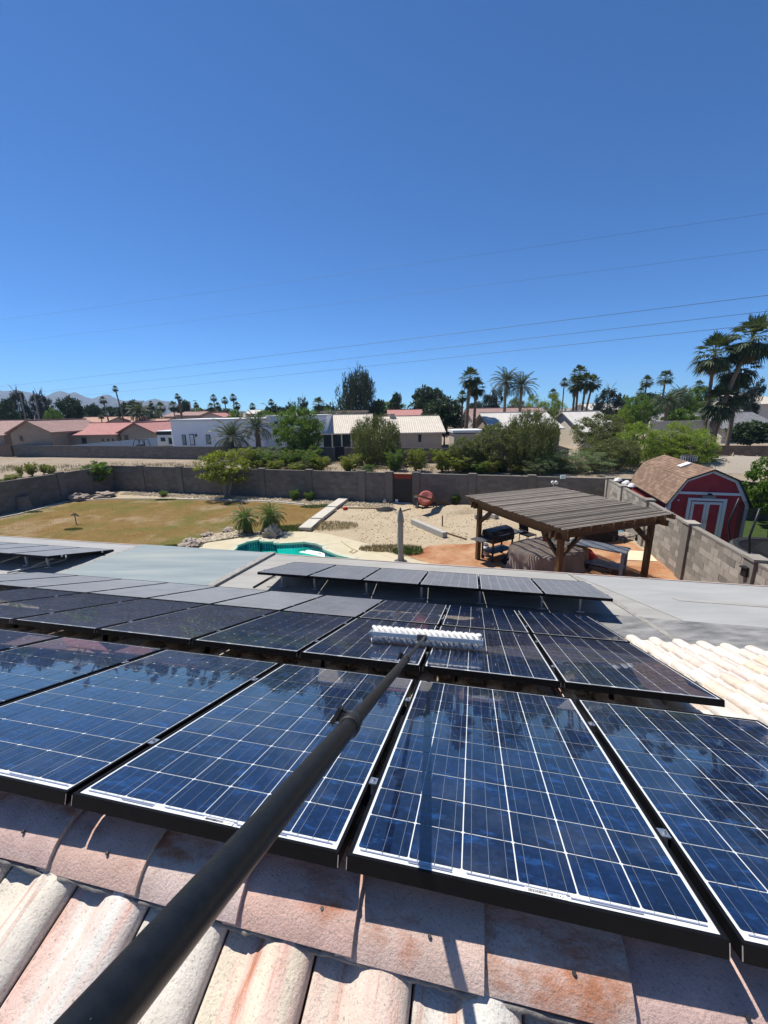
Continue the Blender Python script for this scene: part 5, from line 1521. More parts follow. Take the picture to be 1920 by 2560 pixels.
def palm(name, label, typ, px, ycen, rpx, Y, tw=.35, skirt=0.0, lean=0.0, base_px=None, group='palms of the neighbourhood', var=0):
    c = D(px, ycen, Y); rad_ = (D(px + rpx, ycen, Y) - c).length * 1.3
    bx = c.x if base_px is None else D(base_px, ycen, Y).x
    t = thing(name, label, 'palm tree', (bx, Y, 0), 0, group)
    dx = c.x - bx
    b = MB(); n = 24
    pts = [(dx * (k / n) ** 1.5, 0, c.z * k / n) for k in range(n + 1)]
    b.tube(pts, [tw * .36 * (1.35 if k == 0 else (1.08 if k % 2 else .98) * (1.1 - .3 * k / n)) for k in range(n + 1)], 9)
    b.build('trunk', 'palmbark', t, True)
    me = {'fan': FANS, 'date': DATES}[typ]; o = link('crown', me[var % len(me)], t); o.location = (dx, 0, c.z); o.scale = (rad_,) * 3; o.rotation_euler = (0, 0, random.uniform(0, 6))
    if skirt:
        o = link('dead_skirt', SKIRT[0], t); o.location = (dx, 0, c.z - rad_ * .05); o.scale = (rad_ * .6, rad_ * .6, rad_ * skirt); o.rotation_euler = (0, 0, random.uniform(0, 6))
    return t
Z = lambda zz, x, y: zz(x, y)
def pz(zz, x, y, r, s=.3014): return (*zz(x, y), r * s)
# small pygmy palms by the pool, leaning apart
for i, (bx, by, cx, cy, r) in enumerate(((560, 585, 505, 450, 78), (648, 590, 715, 425, 85))):
    p = g6(bx, by); c = D(*z6(cx, cy), p.y + .1)
    t = thing('pygmy_palm', ['left of two small palms leaning apart behind the pool', 'right of two small palms leaning apart behind the pool'][i], 'palm tree', (p.x, p.y, 0), 0, 'pygmy palms by the pool')
    d_ = c - p; b = MB(); b.tube([Vector((0, 0, 0)), d_ * .35 + Vector((-d_.x * .1, 0, 0)), d_ * .7, d_], [.13, .10, .09, .10], 9); b.build('trunk', 'palmbark', t, True)
    o = link('crown', PYG, t); o.location = d_; rr = (D(*z6(cx + r, cy), p.y) - D(*z6(cx, cy), p.y)).length * 1.8; o.scale = (rr, rr, rr * 1.0); o.rotation_euler = (0, 0, i * 2)
# --- trees inside the yard
put_tree('yard_tree', 'small open-branched tree in the left corner of the lawn', 'yardtree', z5(805, 0)[0], z1(800, 705)[1], 84, 0, group='trees inside the yard', base=g5(825, 240))
put_tree('yard_tree', 'spreading yellow-green tree rising above the far wall behind the lawn', 'yardtree2', z2(330, 0)[0], z2(340, 745)[1], 130, 0, group='trees inside the yard', base=g6(360, 280))
put_tree('citrus_tree', 'leafy green tree cut by the right frame edge beside the shed', 'citrus', 1962, 1140, 130, 18.5, group='trees beside the shed')
for i, (p, w, h, lab) in enumerate(((g7(795, 345), .9, .75, 'green weed growing by the leaning board'), (g6(920, 300), .9, .7, 'grey-green weed at the foot of the far wall'), (g6(1040, 302), .8, .6, 'weed by the wall just left of the planks'), (g7(1140, 270), .9, 1.1, 'green weed by the wall behind the pergola roof'), (g5(1360, 268), .8, .4, 'green weed on the gravel behind the lawn'), (g5(515, 305), .7, .6, 'dark weed against the left wall by the boulder'))):
    t = thing('weed', lab, 'weed', (p.x, p.y, 0), i, 'weeds along the wall'); o = link('leaves', KIND['creosote2'][0], t); o.scale = (w, w, h)
# green grass tufts: real blades
def tuft(name, label, c, rx, ry, n, h, mat='grass'):
    r = np.random.default_rng(int(abs(c.x * 100)) + n); a = r.uniform(0, 6.28, n); q = r.random(n) ** .5
    P = np.stack([c.x + rx * q * np.cos(a), c.y + ry * q * np.sin(a), np.full(n, h * .45)], 1)
    V, Q = leaf_quads(P, h, .12, 2.2, None, n); o = link(name, np_mesh(name, V, Q, mat)); tag(o, label, 'grass', kind='stuff')
tuft('grass_patch', 'bright green grass patch behind the pool palms', g6(880, 540), 1.35, .55, 5000, .10)
tuft('grass_patch', 'green grass patch near the far end of the planks', g6(1105, 355), 1.0, .45, 2600, .10)
tuft('grass_patch', 'green grass spot in front of the corner gravel', g5(1375, 298), .7, .3, 1500, .09)
tuft('grass_patch', 'green grass spot near the sprinkler', g5(610, 545), .45, .2, 700, .08)
tuft('grass_patch', 'green grass spot beside the tree stump', g5(260, 402), .7, .25, 900, .09)
tuft('grass_patch', 'green grass spot by the flat roof edge', g5(1440, 688), .5, .2, 800, .10)
tuft('grass_patch', 'dry weeds along the cream deck edge', g7(250, 715), 1.3, .35, 1600, .22, 'dry_blade')
tuft('grass_patch', 'green weeds where deck and patio meet', g7(400, 735), .6, .35, 900, .22)
tuft('grass_patch', 'dry weeds right of the concrete planks', g6(1180, 520), 1.6, .8, 2200, .16, 'dry_blade')
# lawn blades: short dry grass over the lawn
lp = np.array([(p.x, p.y) for p in lawn_pts])
def inside(pts, poly):
    x, y = pts[:, 0], pts[:, 1]; c = np.zeros(len(pts), bool); j = len(poly) - 1
    for i in range(len(poly)):
        xi, yi = poly[i]; xj, yj = poly[j]
        c ^= ((yi > y) != (yj > y)) & (x < (xj - xi) * (y - yi) / (yj - yi + 1e-12) + xi); j = i
    return c
cand = np.stack([rng.uniform(lp[:, 0].min(), lp[:, 0].max(), 36000), rng.uniform(11, lp[:, 1].max(), 36000)], 1)
cand = cand[inside(cand, lp)]
V, Q = leaf_quads(np.column_stack([cand, np.full(len(cand), .02)]), .05, .16, 1.2, None, 3)
MAT['lawn_blade'] = M('lawn_blade', (.24, .175, .075), (.16, .14, .035), .35, .9, rnd=.5)
tag(link('dry_grass', np_mesh('dry_grass', V, Q, 'lawn_blade')), 'short dry golden grass covering the lawn', 'grass', kind='stuff')

# ------------------------------------------------------------------ the wash between the walls: shrubs
SH = 'shrubs in the wash behind the far wall'
def shrub(label, key, zz, x, ytop, w, ybase, s=.3014):
    px, yb = zz(x, ybase); _, yt = zz(x, ytop); p = G(px, yb)
    return put_tree('shrub', label, key, px, yt, w * s, 0, 'shrub', SH, base=p)
def wtree(label, key, zz, x, ytop, w, ybase, s=.3014, name='wash_tree'):
    px, yb = zz(x, ybase); _, yt = zz(x, ytop); p = G(px, yb)
    return put_tree(name, label, key, px, yt, w * s, 0, 'tree', 'trees in the wash behind the far wall', base=p)
wtree('round dark green mesquite in front of the white modern house', 'mesquite', z2, 965, 385, 420, 845)
wtree('drooping grey-green tree in front of the cream-roofed house', 'willow', z2, 1590, 455, 430, 870)
wtree('broad olive bush left of the white tiled roof', 'olive', z3, 1130, 590, 420, 985)
wtree('tallest olive-green bush in front of the white tiled roof', 'willow', z3, 1400, 475, 480, 990)
wtree('grey olive bush right of the tallest one, below the white roof', 'olive', z4, 340, 775, 390, 1130, .3255)
wtree('airy yellow-green palo verde left of the big palms', 'palo', z4, 960, 850, 480, 1180, .3255)
wtree('yellow-green palo verde behind the shed roof', 'palo', z4, 640, 850, 380, 1185, .3255)
wtree('feathery pale green bush just behind the wall left of the shed', 'feather', z4, 200, 1060, 520, 1225, .3255)
wtree('feathery green bush right behind the gambrel roof', 'palo', z4, 1060, 940, 330, 1200, .3255)
wtree('wide olive bush filling the gap left of the shed roof', 'olive', z4, 470, 960, 360, 1215, .3255)
wtree('feathery bush between the olive bushes and the gate wall', 'feather', z3, 1480, 860, 300, 1015)
wtree('broad olive scrub tree right of the black gate', 'olive', z3, 860, 700, 300, 985)
shrub('large yellow-green creosote shrub right of the spreading yard tree', 'creosote', z2, 520, 715, 300, 905)
shrub('low yellow-green shrub left of the mesquite', 'creosote', z2, 740, 850, 160, 925)
shrub('small grey shrub between the creosote and the mesquite', 'feather', z2, 740, 765, 130, 880)
shrub('bright yellow-green shrub below the dark doorway', 'creosote', z2, 1130, 790, 210, 925)
shrub('wide low shrub right of the mesquite trunk', 'creosote', z2, 960, 850, 250, 925)
shrub('shrub below the drooping grey-green tree', 'creosote', z2, 1370, 785, 230, 925)
shrub('pale rounded shrub at the foot of the drooping tree', 'feather', z2, 1510, 880, 150, 930)
shrub('dense green shrub left of the black gate', 'creosote2', z3, 290, 815, 200, 985)
shrub('yellow-green shrub directly behind the black gate', 'creosote', z3, 470, 790, 240, 990)
shrub('tall yellow-green shrub right of the black gate', 'creosote', z3, 690, 795, 260, 995)
shrub('shrub in front of the small white flat roof', 'creosote', z3, 830, 850, 260, 1000)
shrub('thin yellow shrub under the broad olive bush', 'creosote', z3, 1300, 930, 180, 1010)
shrub('low green shrub at the foot of the tallest olive bush', 'creosote2', z3, 980, 900, 220, 1005)
shrub('light green shrub behind the wall at the olive bush', 'creosote', z3, 1090, 890, 200, 1008)
shrub('pale shrub below the grey house wall', 'olive', z3, 240, 740, 130, 960)
for i, (x, yt, w, yb, lab) in enumerate(((175, 745, 70, 840, 'leftmost upright shrub on the bare ground beyond the left wall'), (265, 715, 130, 830, 'second upright shrub beyond the left wall'), (370, 725, 80, 815, 'third upright shrub beyond the left wall'), (430, 735, 110, 820, 'fourth upright shrub beyond the left wall'), (110, 810, 150, 880, 'low spreading shrub at the left frame edge beyond the wall'), (30, 850, 100, 890, 'small shrub peeping over the left wall'))):
    shrub(lab, 'creosote', z1, x, yt, w, yb)
ONES = ['first', 'second', 'third', 'fourth', 'fifth', 'sixth', 'seventh', 'eighth', 'ninth', 'tenth', 'eleventh', 'twelfth', 'thirteenth', 'fourteenth', 'fifteenth', 'sixteenth', 'seventeenth', 'eighteenth', 'nineteenth', 'twentieth']
ONES += ['twenty-' + q for q in ONES[:9]] + ['thirtieth'] + ['thirty-' + q for q in ONES[:9]]
SPX = sorted(random.uniform(620, 1570) for k in range(38))
for k in range(38):
    px = SPX[k]; py = random.uniform(1156, 1181); p = G(px, py)
    hgt = random.uniform(.6, 2.3); wid = hgt * random.uniform(1.0, 1.6) + .3; key = random.choice(('creosote', 'creosote', 'creosote2', 'feather', 'olive'))
    t = thing('shrub', ONES[k] + ' low scrub bush from the left in the green band behind the gate wall', 'shrub', p, random.uniform(0, 6.28), SH)
    o = link('crown', KIND[key][0], t); o.scale = (wid, wid, hgt); o = link('stems', KIND[key][1], t); o.scale = (wid, wid, hgt)
b = MB()
tuftP = []
for k in range(700):                                  # dry bunch grass over the wash
    px = random.uniform(-150, 1900); py = random.uniform(1148, 1180); p = G(px, py); 
    if p.y > 47 or p.y < 26: continue
    n = 26; tuftP.append(np.array([p.x, p.y, .12]) + rng.normal(size=(n, 3)) * np.array([.35, .35, .08]))
P_ = np.concatenate(tuftP); V, Q = leaf_quads(P_, .32, .12, 2.0, None, 9)
tag(link('dry_brush', np_mesh('dry_brush', V, Q, 'dry_blade')), 'dry bunch grass scattered over the wash', 'grass', kind='stuff')
# far wall of the wash
wy0, wy1 = G(*z1(0, 665)), G(*z1(1500, 689))
we = (wy1 - wy0).normalized(); wa = wy0 - we * 22; wb_ = wy0 + we * ((18.5 - wy0.x) / we.x)
gap0 = along(wa, wb_, D(*z2(1095, 760), wb_.y + 1)); gap1 = along(wa, wb_, D(*z2(1195, 760), wb_.y + 1))
block_wall('block_wall', 'long grey block wall across the far side of the wash', wa, wa + we * gap0, 1.62, 1.62, 0, 'block', [], 'block')
block_wall('block_wall', 'grey block wall below the cream-roofed house', wa + we * gap1, wb_, 1.62, 1.62, 0, 'block', [.2], 'block')
p = wa + we * (gap0 + gap1) / 2
t = thing('yard_gate', 'black doorway gate in the wall across the wash', 'gate', p, math.atan2(we.y, we.x))
b = MB(); b.box((0, 0, .85), (gap1 - gap0, .06, 1.7)); b.build('gate_panel', 'black', t)
p = G(*z1(70, 668)); b = MB(); b.box((p.x, p.y - .2, .85), (2.2, .08, 1.7), Matrix.Rotation(math.atan2(we.y, we.x), 3, 'Z')); tag(b.build('yard_gate', 'brownwall'), 'brown gate in the far wall at the left edge', 'gate')

# ================================================================== NEIGHBOURHOOD
def gable(name, label, zz, x0, x1, ye, yr, Y, dep, axis, wall, rfm, s=1, wins=(), over=.45, chimney=None, y1=None):
    a = D(*zz(x0, ye), Y); c = D(*zz(x1, ye if y1 is None else y1), Y)
    ze = (a.z + c.z) / 2; w = c.x - a.x
    if axis == 'x': zr = D(*zz((x0 + x1) / 2, yr), Y + dep / 2).z
    else: zr = D(*zz((x0 + x1) / 2, yr), Y).z
    t = thing(name, label, 'house', (a.x + w / 2, Y + dep / 2, 0), 0, 'houses across the wash')
    hw, hd = w / 2, dep / 2
    b = MB(); b.box((0, 0, (ze - .05) / 2), (w - 2 * over, dep - 2 * over, ze - .05))
    if axis == 'x':
        for s_ in (-1, 1):
            xx = s_ * (hw - over); b.add([(xx, -hd + over, ze - .05), (xx, hd - over, ze - .05), (xx, 0, zr - .12 - .0)], [(0, 1, 2)])
        prof = [(-hd, ze), (0, zr), (hd, ze)]
        R1 = [(-hw, y, z) for y, z in prof] + [(hw, y, z) for y, z in prof]
    else:
        for s_ in (-1, 1):
            yy = s_ * (hd - over); b.add([(-hw + over, yy, ze - .05), (hw - over, yy, ze - .05), (0, yy, zr - .12)], [(0, 1, 2)])
        prof = [(-hw, ze), (0, zr), (hw, ze)]
        R1 = [(x, -hd, z) for x, z in prof] + [(x, hd, z) for x, z in prof]
    wo_ = b.build('wall', wall, t)
    b = MB(); lo = [(x, y, z - .16) for x, y, z in R1]
    b.add(R1 + lo, [(0, 1, 4, 3), (1, 2, 5, 4), (6, 9, 10, 7), (7, 10, 11, 8), (0, 3, 9, 6), (2, 8, 11, 5), (0, 6, 7, 1), (1, 7, 8, 2), (3, 4, 10, 9), (4, 5, 11, 10)])
    ro = b.build('roof', rfm, t)
    b = MB()
    if axis == 'x': b.bar((-hw - .02, 0, zr + .03), (hw + .02, 0, zr + .03), .3, .12)
    else: b.bar((0, -hd - .02, zr + .03), (0, hd + .02, zr + .03), .3, .12)
    b.build('ridge', rfm, ro)
    for (wx, wy, ww, wh) in wins:
        p = D(*zz(wx, wy), Y + over); W_ = (D(*zz(wx + ww, wy), Y + over) - p).length; H_ = abs(D(*zz(wx, wy + wh), Y + over).z - p.z)
        lx = p.x - t.location.x
        b = MB(); b.box((lx + W_ / 2, -hd + over - .02, p.z - H_ / 2), (W_, .08, H_)); wo2 = b.build('window', 'glass', t)
        b = MB(); b.box((lx + W_ / 2, -hd + over - .05, p.z + .04), (W_ + .12, .08, .08)); b.box((lx + W_ / 2, -hd + over - .05, p.z - H_ - .04), (W_ + .12, .08, .08)); b.build('window_trim', wall, wo2)
    if chimney:
        p = D(*zz(chimney[0], chimney[1]), Y + dep * .45); q = D(*zz(chimney[0] + chimney[2], chimney[1]), Y + dep * .45)
        b = MB(); b.box(((p.x + q.x) / 2 - t.location.x, -dep * .05, (p.z + ze) / 2), (q.x - p.x, .9, p.z - ze)); b.build('chimney', wall, ro)
    return t
gable('tract_house', 'house with brown-pink tiled roof at the left frame edge', z1, -420, 30, 495, 372, 60, 15, 'x', 'wall_tan', 'roof_brown')
gable('tract_house', 'brown gable end of the leftmost house facing the wash', z1, 32, 425, 470, 368, 58.5, 12, 'y', 'wall_tan', 'roof_brown', wins=[(160, 500, 25, 40)])
gable('tract_house', 'red-roofed house with long ridge, middle left', z1, 278, 968, 490, 392, 62, 15, 'x', 'wall_tan', 'roof_red', wins=[(675, 512, 38, 50), (845, 520, 12, 20), (890, 520, 12, 20), (930, 520, 12, 20)])
gable('tract_house', 'tan gable wing at the right end of the red-roofed house', z1, 955, 1280, 470, 386, 62.6, 13, 'y', 'wall_tan', 'roof_red', wins=[(1030, 490, 30, 40)])
gable('tract_house', 'low red roof behind the parked trailer', z1, 1180, 1440, 450, 405, 76, 10, 'x', 'wall_tan', 'roof_red')
gable('tract_house', 'orange-roofed house behind the red-roofed one', z1, 540, 840, 400, 342, 84, 12, 'x', 'wall_beige', 'roof_orange')
gable('tract_house', 'orange roof right of the two thin palms', z1, 880, 1080, 395, 337, 92, 12, 'x', 'wall_beige', 'roof_orange')
gable('tract_house', 'orange gable roof left of the white modern house', z1, 1050, 1310, 405, 356, 80, 11, 'x', 'wall_beige', 'roof_orange')
gable('tract_house', 'grey roof between the two left houses', z1, 330, 530, 410, 372, 80, 12, 'x', 'wall_beige', 'roof_grey')
gable('tract_house', 'beige roof beyond the white house, left part', z1, 1340, 1640, 335, 300, 118, 14, 'x', 'wall_beige', 'roof_brown')
gable('tract_house', 'small red gable roof behind the white parapet', z2, 110, 330, 475, 437, 92, 12, 'y', 'wall_cream', 'roof_red')
gable('tract_house', 'pale grey roof behind the left end of the white parapet', z2, -80, 130, 460, 428, 104, 12, 'x', 'wall_beige', 'roof_brown')
gable('tract_house', 'white-roofed house peeping between hedges', z2, 490, 640, 445, 415, 110, 12, 'x', 'wall_cream', 'roof_white')
gable('tract_house', 'cream-roofed house, left wing with the covered porch', z2, 1140, 1560, 608, 452, 57.5, 15, 'x', 'wall_beige', 'roof_cream', over=.9)
gable('tract_house', 'cream-roofed house with chimney above the grey wall', z3, 150, 712, 668, 530, 55, 14, 'x', 'wall_beige', 'roof_cream', wins=[(272, 684, 25, 62), (484, 684, 24, 62)], chimney=(246, 512, 42))
gable('tract_house', 'pink roof behind the cream-roofed house', z3, 225, 540, 530, 478, 82, 12, 'x', 'wall_beige', 'roof_red')
gable('tract_house', 'low pale roof behind the two fan palms', z3, 935, 1600, 575, 462, 74, 13, 'x', 'wall_beige', 'roof_brown', over=.8)
gable('tract_house', 'white tiled roof behind the tall olive bushes', z3, 1085, 1700, 635, 500, 57, 14, 'x', 'wall_tan', 'roof_white')
gable('tract_house', 'right wing of the white tiled house', z4, 230, 555, 920, 760, 55.5, 14, 'x', 'wall_cream', 'roof_white')
gable('tract_house', 'tall pink-roofed house at the right frame edge', z4, 1480, 1800, 705, 622, 78, 14, 'x', 'wall_cream', 'roof_cream', wins=[(1530, 715, 60, 35)])
gable('tract_house', 'dark grey tiled roof behind the big palms', z4, 1310, 1800, 895, 765, 62, 13, 'x', 'wall_cream', 'roof_grey')
gable('tract_house', 'white gable with dark edge left of the big palms', z4, 1020, 1260, 850, 785, 66, 11, 'y', 'whitewall', 'roof_grey')
gable('tract_house', 'small white house far behind the pine', z4, 300, 540, 750, 700, 100, 12, 'x', 'wall_cream', 'roof_white')
# pale garden wall and outbuilding left of the big palms
a = D(*z4(750, 840), 52); c = D(*z4(1250, 860), 52); b = MB(); b.box(((a.x + c.x) / 2, 52, a.z / 2), (c.x - a.x, .2, a.z)); tag(b.build('garden_wall', 'wall_cream'), 'pale stucco garden wall behind the palo verde', 'wall')
a = D(*z3(770, 642), 50); c = D(*z3(1026, 676), 50)
t = thing('outbuilding', 'small outbuilding with white flat roof beside the cream-roofed house', 'outbuilding', ((a.x + c.x) / 2, 52, 0))
b = MB(); b.box((0, 0, c.z / 2), (c.x - a.x - .4, 3.6, c.z)); b.build('wall', 'wall_beige', t)
b = MB(); b.box((0, 0, (a.z + c.z) / 2), (c.x - a.x, 4, .3)); b.build('roof', 'white', t)
a = D(*z2(1130, 432), 72); c = D(*z2(1525, 432), 72)
t = thing('carport', 'flat dark canopy roof left of the big eucalyptus', 'carport', ((a.x + c.x) / 2, 74, 0))
b = MB(); b.box((0, 0, a.z), (c.x - a.x, 5, .4)); b.build('canopy', 'wall_tan', t)
for s_ in (-1, 1):
    for yy in (-2.2, 2.2): b = MB(); b.box((s_ * (c.x - a.x) * .45, yy, a.z / 2), (.2, .2, a.z)); b.build('post', 'darkgrey', t)
# white modern house
Yw = 56
a = D(*z1(1412, 372), Yw); c = D(*z2(650, 560), Yw); e_ = D(*z2(830, 470), Yw + 2)
zt = D(*z1(1500, 372), Yw).z
wh = thing('modern_house', 'white flat-roofed modern house with dark-framed windows', 'house', ((a.x + c.x) / 2, Yw + 5, 0))
wl_ = c.x - a.x
b = MB(); b.box((0, 0, (zt - .05) / 2), (wl_, 10, zt - .05)); b.build('wall', 'whitewall', wh)
b = MB(); b.box((0, 0, zt + .03), (wl_ + .2, 10.2, .3)); b.build('parapet', 'white', wh)
zt2 = D(*z2(760, 470), Yw + 3).z
b = MB(); b.box((wl_ / 2 + 4.2, 1.2, zt2 / 2), (8.4, 8.0, zt2)); b.build('side_wing', 'whitewall', wh)
b = MB(); b.box((wl_ / 2 + 4.2, 1.2, zt2 + .05), (8.55, 8.1, .25)); b.build('parapet', 'white', wh)
for (zz, x, y, ww, hh_, gm) in ((z1, 1508, 488, 42, 84, 'greenglass'), (z1, 1570, 482, 50, 92, 'white'), (z2, 180, 620, 45, 77, 'greenglass'), (z2, 330, 680, 40, 30, 'greenglass')):
    p = D(*zz(x, y), Yw); q = D(*zz(x + ww, y + hh_), Yw)
    cx_ = (p.x + q.x) / 2 - wh.location.x; W_ = q.x - p.x; Hh = p.z - q.z
    b = MB(); b.box((cx_, -5.02, (p.z + q.z) / 2), (W_, .12, Hh)); f_ = b.build('window_frame' if gm != 'white' else 'door_frame', 'black', wh)
    b = MB(); b.box((cx_, -5.07, (p.z + q.z) / 2), (W_ * .74, .1, Hh * .88)); b.build('pane' if gm != 'white' else 'door_leaf', gm, f_)
for (x, y) in ((755, 605), (765, 520)):
    p = D(*z2(x, y), Yw + 2.2); b = MB(); b.box((p.x - wh.location.x, -2.85, p.z), (.5, .1, .4)); b.build('small_window', 'black', wh)
p = D(*z1(1628, 492), Yw); b = MB(); b.box((p.x - wh.location.x, -5.1, p.z), (.18, .18, .35)); b.build('wall_light', 'black', wh)
# grey-blue sloping wall, trailer and buggy
a = D(*z1(590, 575), 59); c = D(*z1(1300, 512), 59)
b = MB(); b.add([(a.x, 59, 0), (c.x, 59, 0), (c.x, 59, c.z), (a.x, 59, a.z), (a.x, 59.2, 0), (c.x, 59.2, 0), (c.x, 59.2, c.z), (a.x, 59.2, a.z)], [(0, 1, 2, 3), (7, 6, 5, 4), (2, 6, 7, 3), (1, 5, 6, 2), (0, 3, 7, 4)])
tag(b.build('garden_wall', 'bluewall'), 'grey-blue stepped garden wall in front of the red-roofed house', 'wall')
a = D(*z1(1295, 455), 60); c = D(*z1(1437, 575), 60)
t = thing('camper_trailer', 'white and black camper trailer parked beside the modern house', 'trailer', ((a.x + c.x) / 2, 62.5, 0))
W_ = c.x - a.x
b = MB(); b.box((0, 0, a.z / 2 + .35), (W_, 5, a.z - .7)); bd = b.build('body', 'tank', t, bevel=.12)
b = MB(); b.box((0, -2.52, a.z - .35), (W_ * .98, .06, .5)); b.build('front_cap', 'black', t)
b = MB(); b.box((0, -2.53, .75), (W_ * .98, .06, .7)); b.build('front_skirt', 'black', t)
b = MB(); b.box((-W_ * .12, -2.54, a.z * .62), (W_ * .3, .06, .55)); b.build('window', 'glass', t)
b = MB(); b.box((W_ * .36, -2.54, a.z * .55), (W_ * .22, .06, .9)); b.build('window', 'glass', t)
for s_ in (-1, 1): b = MB(); b.tube([(s_ * W_ * .42, 0, .35), (s_ * W_ * .48, 0, .35)], .35, 14); b.build('wheel', 'tire', t)
a = D(*z1(1095, 528), 57); c = D(*z1(1255, 575), 57)
t = thing('buggy', 'open black and white off-road buggy parked behind the wash wall', 'buggy', ((a.x + c.x) / 2, 57, 0))
W_ = c.x - a.x
b = MB(); b.box((0, 0, .85), (W_ * .9, 1.4, .5), None, 0, .85); b.build('body', 'tank', t, bevel=.08)
b = MB()
for yy in (-.65, .65):
    b.tube([(-W_ * .40, yy, 1.0), (-W_ * .22, yy, a.z), (W_ * .2, yy, a.z), (W_ * .34, yy, 1.05)], .045, 6); b.tube([(0, yy, 1.0), (0, yy, a.z)], .045, 6)
b.build('roll_cage', 'black', t)
b = MB(); b.box((0, 0, a.z + .03), (W_ * .42, 1.3, .05)); b.build('canopy', 'black', t)
for s_ in (-1, 1): b = MB(); b.box((-.25 + .0 * s_, s_ * .35, 1.25), (.45, .5, .6)); b.build('seat', 'black', t)
for s_ in (-1, 1):
    for yy in (-.7, .7): b = MB(); b.tube([(s_ * W_ * .34, yy - .12, .38), (s_ * W_ * .34, yy + .12, .38)], .38, 14); b.build('wheel', 'tire', t)
# porch things of the cream house left wing: a dark panel stands in for the shade in its opening
a = D(*z2(1150, 615), 58.2); c = D(*z2(1390, 712), 58.2)
t = thing('covered_porch', 'shaded porch opening under the cream roof', 'porch', ((a.x + c.x) / 2, 58.1, 0))
b = MB(); b.box((0, .1, a.z / 2), (c.x - a.x, .3, a.z)); b.build('shade_panel', 'glass', t)
for k in range(4): b = MB(); b.box((-(c.x - a.x) / 2 + (c.x - a.x) * k / 3, -.1, a.z / 2), (.18, .15, a.z)); b.build('post', 'wall_cream', t)

# --- trees and palms behind
TG = 'trees behind the houses'
def ftree(label, key, zz, x0, x1, yt, Y, s=.3014, name='background_tree'):
    px, y = zz((x0 + x1) / 2, yt); return put_tree(name, label, key, px, y, (x1 - x0) * s, Y, 'tree', TG)
ftree('dark pine nearest the left frame edge', 'pine', z1, 50, 215, 125, 105, name='pine_tree')
ftree('dark pine right of the leftmost one, by two bare poles', 'pine', z1, 225, 400, 145, 108, name='pine_tree')
ftree('broad dark tree left of the thin fan palms', 'dense', z1, 465, 675, 185, 100)
ftree('bushy tree behind the leftmost pines', 'dense2', z1, -60, 120, 200, 96)
ftree('green low tree between the pine and the broad dark tree', 'mesquite', z1, 360, 500, 265, 95)
ftree('small round dark tree right of the broad dark tree', 'dense', z1, 695, 830, 240, 118)
ftree('round dark tree behind the tall thin palm', 'dense', z1, 985, 1190, 215, 112)
ftree('small dark tree before the twin palms', 'dense2', z1, 1500, 1580, 208, 116)
ftree('dark bush row far left behind the beige roof', 'dense2', z1, 1190, 1300, 245, 130)
ftree('low dark trees behind the middle palms', 'dense2', z1, 820, 1000, 255, 125)
ftree('dark tree at the left of the street lamp', 'dense', z2, -60, 50, 345, 125)
ftree('bushy green tree left of the clipped hedge', 'mesquite', z2, 345, 500, 410, 92)
ftree('clipped dark hedge tree behind the white house', 'dense', z2, 650, 840, 385, 90)
ftree('wide green hedge behind the white side wing', 'citrus', z2, 520, 800, 420, 80)
ftree('round grey-green tree left of the eucalyptus group', 'pine2', z2, 835, 940, 348, 112)
ftree('open pine just left of the shaggy fan palm', 'pine2', z2, 930, 1030, 312, 112, name='pine_tree')
ftree('low trees under the shaggy fan palm', 'mesquite', z2, 1040, 1240, 385, 100)
ftree('narrow dark cypress left of the eucalyptus', 'cypress', z2, 1225, 1247, 342, 96, name='cypress_tree')
ftree('huge drooping eucalyptus above the cream roof', 'euc', z2, 1255, 1600, 78, 82, name='eucalyptus_tree')
ftree('dark lower crown right of the eucalyptus', 'dense2', z2, 1530, 1680, 330, 84)
ftree('square dark tree between eucalyptus and the wide tree', 'dense2', z3, 235, 355, 342, 95)
ftree('wide dark tree behind the pink roof', 'dense', z3, 405, 715, 298, 98)
ftree('low trees filling the skyline behind the pink roof', 'mesquite', z3, 80, 420, 415, 105)
ftree('dense round ficus beside the cream roof end', 'dense', z3, 525, 885, 395, 66)
ftree('grey open tree behind the date palms', 'pine2', z3, 1010, 1210, 308, 90)
ftree('olive trees under the date palms', 'olive', z3, 1180, 1420, 380, 88)
ftree('yellow-green trees right of the date palms', 'palo', z3, 1350, 1560, 355, 86)
ftree('yellow-green tree by the small distant palm', 'palo', z3, 1530, 1720, 345, 84)
ftree('grey pine right of the fan palm cluster', 'pine', z4, 335, 550, 588, 90, .3255, name='pine_tree')
ftree('wide green tree behind the palo verde', 'mesquite', z4, 555, 810, 635, 72, .3255)
ftree('green tree filling the gap left of the palm group', 'palo', z4, 470, 640, 740, 66, .3255)
ftree('dense green tree right of the twin palms', 'mesquite', z4, 880, 1110, 590, 78, .3255)
ftree('tree mass left of the big palms', 'citrus', z4, 1040, 1250, 575, 80, .3255)
ftree('low green hedge before the white gable', 'citrus', z4, 860, 1120, 745, 62, .3255)
ftree('tall grey tree behind the big palms', 'pine2', z4, 1480, 1640, 515, 74, .3255)
ftree('dark leafy bush under the big palms at the right edge', 'dense', z4, 1395, 1720, 845, 52, .3255)
ftree('far skyline trees at the extreme left', 'dense2', z1, -200, 40, 260, 130)
ftree('far skyline trees behind the twin palms', 'mesquite', z1, 1560, 1700, 255, 135)
ftree('far low trees behind the middle palm clump', 'dense2', z2, 130, 420, 400, 128)
ftree('far low trees right of the lone palm', 'dense2', z2, 740, 900, 395, 128)
ftree('far low trees behind the cypress', 'dense', z2, 1090, 1280, 380, 122)
ftree('far low trees behind the grey open tree', 'dense', z3, 880, 1060, 420, 110)
ftree('far low trees behind the palm pair at right', 'dense2', z4, 640, 900, 625, 112, .3255)
